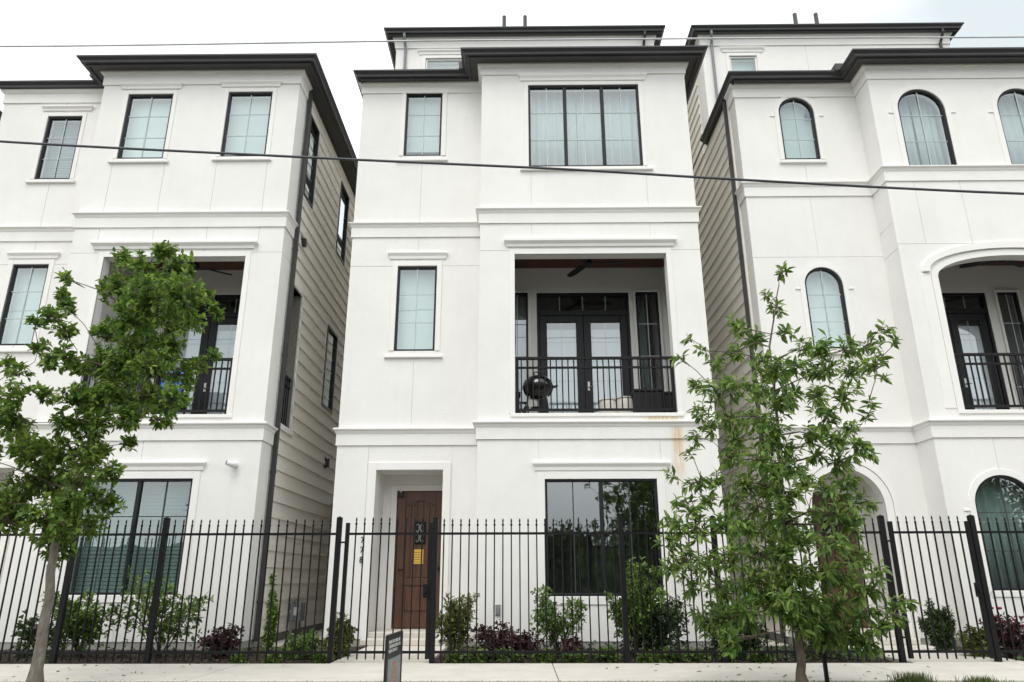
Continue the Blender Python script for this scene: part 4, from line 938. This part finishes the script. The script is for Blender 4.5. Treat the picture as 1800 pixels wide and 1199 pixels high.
# ------------------------------------------------------------------ foliage
LEAFV = np.array([(0, 0, 0), (0, 0.5, 0.0), (0, 1, -0.10), (-0.5, 0.42, 0.09), (0.5, 0.42, 0.09), (-0.33, 0.75, 0.02), (0.33, 0.75, 0.02)], float)
LEAFF = [(0, 4, 6, 1), (1, 6, 2), (0, 1, 5, 3), (1, 2, 5)]
def foliage(name, pos, dirs, size, width, m, parent, kind='stuff', roll=None):
    """one mesh of folded leaves: pos (n,3), dirs (n,3) growing direction"""
    n = len(pos); d = dirs/np.linalg.norm(dirs, axis=1)[:, None]
    ref = np.tile(np.array([[0, 0, 1.0]]), (n, 1)) + rng.normal(0, 0.45, (n, 3))
    s = np.cross(d, ref); s /= np.linalg.norm(s, axis=1)[:, None]+1e-9; u = np.cross(s, d)
    L_ = size*rng.uniform(0.5, 1.32, n)
    T = LEAFV
    v = pos[:, None, :] + L_[:, None, None]*(T[None, :, 0, None]*width*s[:, None, :] + T[None, :, 1, None]*d[:, None, :] + T[None, :, 2, None]*u[:, None, :])
    v = v.reshape(-1, 3)
    lv, ls, lt = [], [], []
    k = len(T); base = np.arange(n)*k; st = 0
    fl = np.concatenate([np.array(f) for f in LEAFF]); cnt = np.array([len(f) for f in LEAFF])
    loops = (base[:, None]+fl[None, :]).reshape(-1); tot = np.tile(cnt, n); start = np.concatenate([[0], np.cumsum(tot)[:-1]])
    c = v.mean(0); c[2] = v[:, 2].min()
    me = bpy.data.meshes.new(name); me.vertices.add(len(v)); me.vertices.foreach_set('co', (v-c).ravel().astype(np.float32))
    me.loops.add(len(loops)); me.loops.foreach_set('vertex_index', loops.astype(np.int32))
    me.polygons.add(len(tot)); me.polygons.foreach_set('loop_start', start.astype(np.int32)); me.polygons.foreach_set('loop_total', tot.astype(np.int32))
    me.polygons.foreach_set('use_smooth', np.ones(len(tot), bool))
    me.update(); me.validate(); me.materials.append(m)
    o = put(bpy.data.objects.new(name, me), parent, tuple(c))
    if kind: o['kind'] = kind
    return o
def rosettes(tips, tdirs, per, spread, along=0.1, droop=0.25):
    """several leaves around each twig tip"""
    n = len(tips); P_ = np.repeat(tips, per, 0); D = np.repeat(tdirs, per, 0)
    D = D/(np.linalg.norm(D, axis=1)[:, None]+1e-9)
    P_ = P_ - D*rng.uniform(0, along, (len(P_), 1))
    R_ = rng.normal(0, 1, P_.shape); R_ -= D*(R_*D).sum(1)[:, None]; R_ /= np.linalg.norm(R_, axis=1)[:, None]+1e-9
    d = D*rng.uniform(0.15, 0.9, (len(P_), 1)) + R_*spread*rng.uniform(0.6, 1.1, (len(P_), 1)); d[:, 2] -= droop*rng.uniform(0.3, 1.3, len(P_))
    return P_, d
def tree(name, label, trunk_px, Y, clumps, trunk_r, bark, leafm, leaf, width, twigs, per, depth, droop, seed, dens=1.0, group='young street trees', extra=(), grow=1.0):
    r = random.Random(seed)
    trunk = [at(x, y, Y+dy) for x, y, dy in trunk_px]
    base = trunk[0]
    t = empty(name, (base.x, base.y, -0.03), label, 'tree', group)
    # crown nodes: pixel direction gives X/Z, the spread in depth comes from the crown's own width
    nodes = []
    xc = sum(c[0] for c in clumps)/len(clumps)
    for x, y, rad in clumps:
        dy = r.uniform(-1, 1)*depth
        nodes.append((at(x, y, Y+dy), rad*Y/F*grow))
    for x, y, dy in extra: nodes.append((at(x, y, Y+dy), 30*Y/F))
    tp = []
    for i in range(len(trunk)-1):
        for k in range(5): tp.append(trunk[i].lerp(trunk[i+1], k/5))
    tp.append(trunk[-1])
    rr_ = [trunk_r*(1-0.88*(i/(len(tp)-1))**0.6) for i in range(len(tp))]
    rr_[0] *= 1.25; 
    tp2 = [p+Vector((r.uniform(-1, 1), r.uniform(-1, 1), 0))*0.012 for p in tp]
    MB().tube([Vector((tp2[0].x, tp2[0].y, -0.12))]+tp2, [rr_[0]*1.25]+rr_, 10).build('trunk', bark, t, True)
    # limbs: join each clump to the nearest lower node already in the tree
    tree_pts = [(p, rr_[i]) for i, p in enumerate(tp2) if p.z > 1.2]
    order = sorted(nodes, key=lambda nd: min((nd[0]-p).length for p, _ in tree_pts))
    br = MB(); tips, tds = [], []; tw = MB()
    for c, rad in order:
        best = min(tree_pts, key=lambda q: (c-q[0]).length + (1.2 if q[0].z > c.z+0.05 else 0) + max(0, 0.012-q[1])*30)
        a, ra = best; rb = max(0.0045, min(ra*0.6, 0.028)); re = 0.0035
        m1 = a.lerp(c, 0.5)+Vector((r.uniform(-.06, .06), r.uniform(-.06, .06), r.uniform(-.02, .08)))
        br.tube([a, m1, c], [rb, (rb+re)/2, re], 6); tree_pts += [(m1, (rb+re)/2), (c, re*1.4)]
        n = max(3, int(twigs*(rad/0.24)**1.6*dens*r.uniform(0.75, 1.2)))
        for _ in range(n):
            d = Vector((r.gauss(0, 1), r.gauss(0, 1), r.gauss(0.15, 0.8))); d.normalize()
            tip = c+d*rad*(r.random()**0.45)*1.05
            dd = (tip-c)+(c-a).normalized()*0.08+Vector((0, 0, 0.03)); tips.append(tip); tds.append(dd)
            tw.tube([c.lerp(a, r.uniform(0, 0.3)), c.lerp(tip, 0.55)+Vector((0, 0, 0.012)), tip], [0.0032, 0.0026, 0.0016], 4, cap=False)
    b_ = br.build('limbs', M_BARK2, t, True); b_['kind'] = 'stuff'
    b2 = tw.build('twigs', M_BARK2, t, True); b2['kind'] = 'stuff'
    P_, D_ = rosettes(np.array([tuple(p) for p in tips]), np.array([tuple(p) for p in tds]), per, 0.9, leaf*0.9, droop)
    cr = foliage('crown', P_, D_, leaf, width, leafm, t)
    return t
L_CL = [(285,442,22),(215,448,18),(250,482,42),(312,470,34),(205,508,34),(262,528,46),(318,520,42),(352,518,26),(384,550,16),(232,565,40),(292,572,42),(338,562,26),
 (192,585,34),(242,612,42),(298,606,30),(270,645,42),(322,660,34),(350,642,20),(375,625,14),(212,652,42),(172,640,30),(300,700,30),(262,702,38),(288,738,20),(225,735,26),
 (112,488,13),(106,520,18),(118,540,16),(92,552,22),(66,566,18),(112,582,22),(68,612,20),(100,625,28),(134,645,28),(84,640,16),
 (8,640,22),(36,652,20),(28,692,26),(76,690,18),(18,740,32),(40,772,32),(-6,722,28),(60,795,36),(130,702,32),(170,702,38),(205,690,36),(112,742,26),(152,750,34),
 (100,802,42),(150,812,34),(60,852,46),(112,860,46),(20,884,36),(160,872,32),(195,885,22),(70,912,38),(30,915,28),(120,922,34),(168,925,26),(92,945,24),(0,905,30),(195,830,20),(230,780,16),(-30,690,30),(-40,800,40),(-40,880,40),(180,795,18),(95,985,14)]
tree('oak_tree', 'dense young oak tree with grey trunk in front of the left house',
     [(62,1200,0),(80,1080,0),(97,962,0),(125,860,0.05),(160,770,0.05),(195,670,0),(235,570,-0.05),(262,480,-0.05)], 7.9, L_CL, 0.068, M_BARK1, M_LEAF1, 0.076, 0.48, 62, 8, 0.75, 0.2, 3, extra=[(105,930,-.25),(118,890,-.2),(135,850,-.25),(150,800,-.2),(168,750,-.25),(185,700,-.2),(215,640,-.2),(100,965,.2)])
_z = [(378,45,22),(360,150,22),(325,105,15),(390,210,26),(250,200,28),(110,228,14),(88,285,15),(150,265,14),(190,300,24),(240,270,28),(300,240,28),(312,292,28),(660,200,22),(702,230,13),(622,250,30),(560,260,36),(500,250,32),(450,260,32),
 (640,300,30),(670,340,16),(580,322,42),(500,322,42),(420,312,38),(360,322,36),(130,360,26),(190,380,38),(250,372,40),(320,382,38),(622,400,16),(560,390,34),(480,392,42),(400,402,36),(622,440,12),(150,430,32),(220,452,42),(290,452,38),
 (500,452,40),(572,480,24),(120,500,20),(170,482,28),(240,520,36),(330,502,40),(460,502,34),(530,512,36),(592,540,30),(632,550,12),(110,545,12),(230,572,36),(300,572,40),(350,592,36),(480,562,28),(550,580,30),(65,612,14),(130,640,32),(190,632,26),
 (260,642,36),(330,652,42),(400,592,30),(440,642,30),(500,652,26),(560,642,40),(602,692,30),(110,700,32),(160,682,26),(230,702,40),(300,702,40),(70,752,32),(130,772,38),(58,802,26),(200,762,40),(270,772,42),(340,762,36),(400,742,30),(460,722,26),
 (530,722,40),(582,762,36),(100,852,36),(160,862,38),(230,852,42),(300,842,36),(360,832,36),(440,802,40),(510,802,42),(582,832,42),(640,882,22),(50,882,20),(120,922,36),(200,932,42),(270,922,36),(350,902,36),(420,892,40),(490,892,42),(560,902,42),
 (622,932,36),(700,975,20),(742,968,14),(150,1022,26),(220,1012,42),(270,1002,30),(390,962,30),(460,972,40),(530,982,42),(602,1002,42),(652,1050,30),(480,1052,40),(560,1072,40),(622,1092,30),(705,1012,22),(228,1080,30),(440,1020,26),(30,940,14)]
R_CL = [(1140+x/1.6, 450+y/1.6, k/1.6) for x, y, k in _z]
tree('laurel_tree', 'airy young tree with long drooping leaves between the middle and right house',
     [(1411,1200,0),(1402,1115,0),(1384,1000,0),(1374,870,0.05),(1366,740,0.05),(1352,610,0),(1368,500,-0.05)], 7.9, R_CL, 0.052, M_BARK2, M_LEAF2, 0.106, 0.33, 29, 7, 0.75, 0.5, 5, dens=1.05, grow=1.12, extra=[(1400,1085,-.2),(1385,1050,-.25),(1398,1020,-.2),(1375,985,-.25),(1388,945,-.2),(1370,905,-.25),(1382,865,-.2),(1365,825,-.25),(1378,785,-.2),(1360,745,-.25),(1372,700,-.2),(1355,655,-.2),(1420,1060,-.1),(1440,1090,-.1),(1350,1060,-.1),(1330,1020,-.2),(1300,1080,.1),(1250,1090,.1),(1460,1110,0),(1500,1120,.1)])
# green stake beside the right tree
st_ = empty('tree_stake', (at(1453, 1190, 8.0).x, 8.0, -0.03), 'thin dark metal stake beside the right tree trunk', 'stake')
sx = at(1453, 1190, 8.0).x
MB().box(sx-0.017, sx+0.017, 7.983, 8.017, -0.2, 0.62).build('post', M_IRON, st_)
MB().tube([(sx, 7.99, 0.55), (sx-0.15, 7.93, 0.56), (at(1402, 1115, 7.9).x+0.05, 7.9, 0.57)], 0.006, 6).build('tie_wire', M_IRON, st_)

def shrub(name, label, x, y, h, w, m, leaf, width, n, cat='shrub', group=None, shape='round', bark=M_BARK2, up=0.5, z0=-0.035, stems=7):
    r = random.Random(int(x*1000)+int(h*77)); t = empty(name, (x, y, z0), label, cat, group)
    sm = MB(); tips, tds = [], []
    for k in range(stems):
        a = r.uniform(0, 2*PI); q = r.random()**0.6
        if shape == 'spire': ex = Vector((math.cos(a)*w*0.5*q*0.7, math.sin(a)*w*0.5*q*0.7, h*(1-0.55*q)))
        elif shape == 'vase': ex = Vector((math.cos(a)*w*0.55*q, math.sin(a)*w*0.45*q, h*(0.65+0.35*r.random())))
        else: ex = Vector((math.cos(a)*w*0.42*q, math.sin(a)*w*0.42*q, h*(1-0.35*q*q)*r.uniform(0.8, 1)))
        ex.z *= r.uniform(0.7, 1.12); p0 = Vector((x+r.uniform(-.03, .03), y+r.uniform(-.03, .03), z0-0.02)); p2 = Vector((x, y, z0))+ex; p1 = p0.lerp(p2, 0.5)+Vector((0, 0, h*0.08))
        sm.tube([p0, p1, p2], [0.009, 0.006, 0.003], 5)
        for i in range(max(2, int(n*3.5)//stems//5)):
            f = r.uniform(0.18 if shape != 'vase' else 0.3, 1.0); b = p0.lerp(p1, min(1, f*2)) if f < 0.5 else p1.lerp(p2, f*2-1)
            sp = w*(0.33 if shape == 'round' else 0.24 if shape == 'vase' else 0.15)*(1.25-f*0.75)
            d = Vector((r.gauss(0, 1), r.gauss(0, 1), r.gauss(up*0.4, 0.5))).normalized()
            tips.append(tuple(b+d*sp*r.random()**0.5)); tds.append(tuple(d+Vector((0, 0, up))))
    s_ = sm.build('stems', bark, t, True)
    P_, D_ = rosettes(np.array(tips), np.array(tds), 5, 0.8, leaf*0.8, 0.1)
    P_[:, 2] = np.maximum(P_[:, 2], z0+0.03)
    foliage('foliage', P_, D_, leaf, width, m, t)
    return t
GS = 'shrubs planted in the front beds'
shrub('shrub', 'loose green shrub behind the fence beside the left tree trunk', at(150,1100,11.2).x, 11.2, 0.95, 1.15, M_LEAFM, 0.07, 0.55, 900, group=GS, shape='vase', stems=12)
shrub('shrub', 'dark green bushy shrub left of the window with blinds', at(75,1100,11.5).x, 11.5, 0.65, 0.95, M_LEAFD, 0.06, 0.55, 600, group=GS, stems=9)
shrub('shrub', 'open branching shrub below the window with blinds', at(290,1100,11.3).x, 11.3, 1.08, 1.35, M_LEAFM, 0.07, 0.5, 750, group=GS, shape='vase', stems=13)
shrub('shrub', 'low reddish shrub right of the window with blinds', at(395,1130,11.2).x, 11.2, 0.45, 0.75, M_LEAFB, 0.05, 0.6, 600, group=GS, stems=10)
shrub('shrub', 'tall narrow bright green shrub at the corner of the left house', at(474,1090,11.4).x, 11.4, 1.12, 0.42, M_LEAFL, 0.06, 0.5, 600, group=GS, shape='spire', stems=7)
shrub('shrub', 'small leafy shrub in front of the gas meter', at(525,1130,11.2).x, 11.2, 0.42, 0.8, M_LEAFM, 0.055, 0.55, 500, group=GS)
shrub('shrub', 'yellow-green shrub at the left gate post', at(590,1110,11.0).x, 11.0, 0.66, 0.5, M_LEAFY, 0.06, 0.6, 600, group=GS)
shrub('shrub', 'upright yellow-green shrub right of the gate to the brown door', at(800,1100,11.0).x, 11.0, 0.9, 0.72, M_LEAFY, 0.06, 0.4, 900, group=GS, shape='vase', stems=14)
shrub('shrub', 'burgundy shrub beside the upright yellow-green shrub', at(866,1115,10.95).x, 10.95, 0.52, 0.8, M_LEAFB, 0.05, 0.55, 700, group=GS, stems=10)
shrub('shrub', 'low burgundy shrub under the wall left of the big ground-floor window', at(918,1120,11.1).x, 11.1, 0.42, 0.6, M_LEAFB, 0.05, 0.55, 420, group=GS, stems=9)
shrub('shrub', 'loose green shrub at the left corner of the big ground-floor window', at(982,1090,11.1).x, 11.1, 0.98, 0.8, M_LEAFM, 0.06, 0.45, 750, group=GS, shape='vase', stems=12)
shrub('shrub', 'burgundy shrub at the foot of the loose green shrub', at(1010,1135,10.85).x, 10.85, 0.34, 0.5, M_LEAFB, 0.05, 0.55, 450, group=GS)
shrub('shrub', 'large dark rounded shrub below the big ground-floor window', at(1145,1080,11.3).x, 11.3, 0.95, 1.2, M_LEAFD, 0.06, 0.55, 2000, group=GS, stems=16)
shrub('shrub', 'tall light green shrub in front of the big ground-floor window', at(1110,1040,11.0).x, 11.0, 1.28, 0.75, M_LEAFM, 0.065, 0.5, 900, group=GS, shape='vase', stems=9)
shrub('shrub', 'dark shrub behind the right tree', at(1290,1110,11.2).x, 11.2, 0.62, 1.0, M_LEAFD, 0.065, 0.55, 1000, group=GS, stems=12)
shrub('shrub', 'green shrub right of the right tree trunk', at(1450,1115,11.2).x, 11.2, 0.6, 0.8, M_LEAFM, 0.065, 0.55, 700, group=GS, stems=10)
shrub('shrub', 'dense dark conical shrub behind the right gate', at(1648,1080,11.6).x, 11.6, 0.92, 0.72, M_LEAFD, 0.05, 0.4, 2600, group=GS, shape='spire', stems=22)
shrub('shrub', 'yellowing shrub beside the right gate post', at(1718,1115,11.0).x, 11.0, 0.46, 0.5, M_LEAFY, 0.055, 0.5, 500, group=GS)
rs = shrub('rose_bush', 'rose bush with dark red flowers at the right edge', at(1768,1105,11.1).x, 11.1, 0.62, 0.85, M_LEAFB, 0.055, 0.6, 700, group=GS, stems=11)
rx = at(1768,1105,11.1).x
for i in range(12):
    a = random.uniform(0, 2*PI); q = random.random()**0.5*0.4
    MB().lathe((rx+math.cos(a)*q, 11.05+math.sin(a)*q*0.6, 0.22+random.random()*0.4), [(0.008, 0), (0.03, 0.012), (0.036, 0.03), (0.02, 0.04)], 8).build('flower', M_ROSE, rs, True)
GC = 'leafy ground cover plants along the sidewalk edge'
gcx = [(800,'first'),(836,'second'),(895,'third'),(958,'fourth'),(1016,'fifth'),(1075,'sixth'),(1140,'seventh'),(1180,'eighth'),(1226,'ninth'),(1275,'tenth'),(1340,'eleventh')]
for i, (x, ordn) in enumerate(gcx):
    shrub('ground_cover_plant', f'{ordn} lime-green ground plant along the kerb right of the brown door gate, counting rightwards', at(x,1160,10.5).x, 10.45+0.12*(i % 3), 0.13+0.03*(i % 2), 0.30+0.05*((i*7) % 3), M_LEAFL, 0.075, 0.75, 170, cat='plant', group=GC, stems=5)
for x, lb in ((420,'lime-green ground plant near the foot of the low reddish shrub'),(480,'lime-green ground plant at the foot of the tall narrow shrub'),(565,'lime-green ground plant left of the left gate post')):
    shrub('ground_cover_plant', lb, at(x,1160,10.5).x, 10.5, 0.12, 0.26, M_LEAFL, 0.065, 0.75, 120, cat='plant', group=GC, stems=5)
# low creeping ground cover behind the front row
gp = []; 
for a, b, n in ((-1.0, 4.9, 2200), (6.4, 9, 250), (-4.2, -2.6, 220), (-7.6, -4.2, 160)):
    gp += [(random.uniform(a, b), 10.42+random.random()**1.5*1.7, random.uniform(-0.02, 0.10)) for _ in range(n)]
gp = np.array(gp); gd = rng.normal(0, 1, gp.shape); gd[:, 2] = np.abs(gd[:, 2])*0.5+0.2
tag(foliage('ground_cover', gp, gd, 0.06, 0.6, M_LEAFD, None), 'low dark creeping ground cover over the mulch', 'ground cover')
# mulch chips
def chips(name, n, rect, m, sz, z):
    v, f = [], []
    for i in range(n):
        x, y = random.uniform(rect[0], rect[1]), random.uniform(rect[2], rect[3]); a = random.uniform(0, PI); l, w_, h = sz*random.uniform(.6, 1.5), sz*random.uniform(.2, .5), sz*random.uniform(.15, .5)
        c, s = math.cos(a), math.sin(a); zz = z+random.uniform(0, 0.02); k = len(v); tl = random.uniform(-.4, .4)
        for dx, dy, dz in ((-l,-w_,0),(l,-w_,0),(l,w_,0),(-l,w_,0),(-l*.8,-w_*.8,h),(l*.8,-w_*.8,h),(l*.8,w_*.8,h),(-l*.8,w_*.8,h)): v.append((x+dx*c-dy*s, y+dx*s+dy*c, zz+dz+dx*tl))
        f += [tuple(k+j for j in q) for q in ((0,3,2,1),(4,5,6,7),(0,1,5,4),(1,2,6,5),(2,3,7,6),(3,0,4,7))]
    mb = MB(); mb.v = v; mb.f = f; mb.m = [0]*len(f); o = mb.build(name, m)
    return o
for rect, n, lb in (((-7.6, -2.5, 10.22, 12.4), 1500, 'dark wood mulch in the bed of the left house'), ((-1.1, 5.0, 10.22, 12.4), 1800, 'dark wood mulch in the bed of the middle house'), ((6.7, 9.5, 10.22, 12.4), 800, 'dark wood mulch in the bed of the right house')):
    tag(chips('mulch', n, rect, M_MULCH, 0.028, -0.035), lb, 'mulch', kind='stuff')
lp_ = np.array([(random.gauss(c_, 1.1), random.uniform(8.56, 10.15), 0.004+random.random()*0.006) for c_ in (-5.0, -4.6, 2.9, 3.2, 3.2) for _ in range(16)])
ld_ = rng.normal(0, 1, lp_.shape); ld_[:, 2] *= 0.05
tag(foliage('fallen_leaves', lp_, ld_, 0.055, 0.45, M_LEAFY, None), 'a few fallen leaves lying on the sidewalk', 'leaves')
# grass on the verge and the two taller tufts by the sidewalk
def blades(name, pts, h, m, parent=None, lean=0.35):
    v, f = [], []
    for x, y, z in pts:
        a = random.uniform(0, 2*PI); hh = h*random.uniform(.5, 1.2); w_ = 0.0035; k = len(v); lx, ly = math.cos(a)*lean*hh*random.random(), math.sin(a)*lean*hh*random.random(); px, py = -math.sin(a)*w_, math.cos(a)*w_
        v += [(x-px, y-py, z), (x+px, y+py, z), (x+lx*.4+px*.8, y+ly*.4+py*.8, z+hh*.6), (x+lx*.4-px*.8, y+ly*.4-py*.8, z+hh*.6), (x+lx, y+ly, z+hh)]
        f += [(k, k+1, k+2, k+3), (k+3, k+2, k+4)]
    mb = MB(); mb.v = v; mb.f = f; mb.m = [0]*len(f); return mb.build(name, m, parent)
tag(blades('verge_grass', [(random.uniform(-7.5, 7.5), 8.5-random.random()**1.5*1.2, -0.035) for _ in range(9000)], 0.045, M_GRASS), 'short sparse grass on the verge', 'grass', kind='stuff')
for x, hh, n, lb in ((1605, 0.13, 700, 'larger green grass tuft at the sidewalk edge, lower right'), (1722, 0.09, 450, 'smaller green grass tuft nearest the lower right corner')):
    c = at(x, 1197, 8.40)
    t = empty('grass_tuft', (c.x, 8.40, -0.03), lb, 'grass', 'grass tufts by the sidewalk')
    o = blades('blades', [(c.x+random.gauss(0, 0.085), 8.40+random.gauss(0, 0.06), -0.035) for _ in range(n)], hh, M_GRASS, t, 0.7); o['kind'] = 'stuff'

# ------------------------------------------------------------------ small yard sign turned nearly edge-on
sgn = empty('yard_sign', (-1.29, 8.15, -0.03), 'small black yard sign seen nearly edge-on in front of the gate', 'sign')
pa, pb = Vector((-1.282, 7.55, 0)), Vector((-1.246, 8.2, 0))      # panel runs away from the camera
dirn = (pb-pa).normalized(); nrm = Vector((dirn.y, -dirn.x, 0)); Ls = (pb-pa).length
def spanel(name, u0, u1, z0, z1, d0, d1, m, parent, sl=0.0):
    P0, P1 = pa+dirn*(u0*Ls), pa+dirn*(u1*Ls); vv = []
    for p in (P0, P1):
        for d in (d0, d1):
            for z in (z0, z1): q = p+nrm*d; vv.append((q.x, q.y, z))
    return MB().add(vv, [(0,4,5,1),(2,3,7,6),(0,1,3,2),(4,6,7,5),(1,5,7,3),(0,2,6,4)]).build(name, m, parent)
spanel('panel', 0, 1, 0.02, 0.50, -0.008, 0.008, M_SIGNB, sgn)
spanel('frame', -0.05, 0.0, -0.12, 0.52, -0.012, 0.012, M_FBLD, sgn); spanel('frame', 1.0, 1.05, -0.12, 0.52, -0.012, 0.012, M_FBLD, sgn)
spanel('frame', 0.0, 1.0, 0.5, 0.525, -0.012, 0.012, M_FBLD, sgn)
spanel('picture', 0.06, 0.94, 0.03, 0.30, 0.0081, 0.010, M_SIGNG, sgn)
for i, (a, b) in enumerate(((0.08, 0.88), (0.12, 0.92), (0.08, 0.7))):
    for k in range(7):
        u0 = a+(b-a)*k/7; u1 = u0+(b-a)/7*random.uniform(.45, .8)
        spanel('printed_mark', u0, u1, 0.44-i*0.042, 0.47-i*0.042, 0.0081, 0.0095, M_SIGNW, sgn)
for k in range(5): spanel('printed_mark', 0.42, 0.62, 0.06+k*0.042, 0.09+k*0.042, 0.0102, 0.0115, M_SIGNO, sgn)

# ------------------------------------------------------------------ across the street (seen mirrored in the windows)
def far_tree(x, y, h, w, label, seed):
    r = random.Random(seed); t = empty('street_tree', (x, y, -0.05), label, 'tree', 'trees across the street')
    MB().tube([(x, y, -0.1), (x+0.1, y, h*0.3), (x-0.05, y+0.1, h*0.6), (x, y, h*0.9)], [0.2, 0.16, 0.09, 0.03], 8).build('trunk', M_BARK2, t, True)
    lm = MB(); cl = []
    for k in range(44):
        a = r.uniform(0, 2*PI); q = r.random()**0.5; zz = h*r.uniform(0.32, 0.97); s = math.sin(PI*min(1, max(0, (zz/h-0.22)/0.82)))*0.5+0.2
        c = Vector((x+math.cos(a)*w*q*s, y+math.sin(a)*w*q*s, zz)); cl.append(c); lm.tube([(x, y, zz*0.75), c], [0.05, 0.012], 5)
    lm.build('limbs', M_BARK2, t, True)['kind'] = 'stuff'
    P_ = np.concatenate([np.array(c)+rng.normal(0, 1, (190, 3))*w*0.115 for c in cl]); D_ = rng.normal(0, 1, P_.shape)
    foliage('crown', P_, D_, 0.30, 0.55, M_LEAFO, t)
for i, (x, y, h, w_, lb) in enumerate(((8.0, -14.0, 8.8, 4.6, 'tall spreading tree across the street mirrored in the big ground-floor window'), (-3.0, -17.5, 4.6, 4.6, 'low round tree across the street, second from left'), (2.5, -18, 3.1, 3.6, 'slim tree across the street, mirrored between the window halves'), (-13, -15, 6.5, 5.5, 'broad tree across the street, leftmost'), (17, -15, 7.5, 6, 'broad tree across the street, second from right'), (26, -16, 7, 6, 'tree across the street, rightmost'))): far_tree(x, y, h, w_, lb, 40+i)
wf = empty('board_fence', (2, -20, -0.05), 'tall dark board fence across the street', 'fence')
for i in range(60): MB().box(-28+i*1.0, -28+i*1.0+0.985, -20.03, -20.0, -0.1, 2.9+0.05*((i*5) % 3)).build('board', M_BOARD, wf)
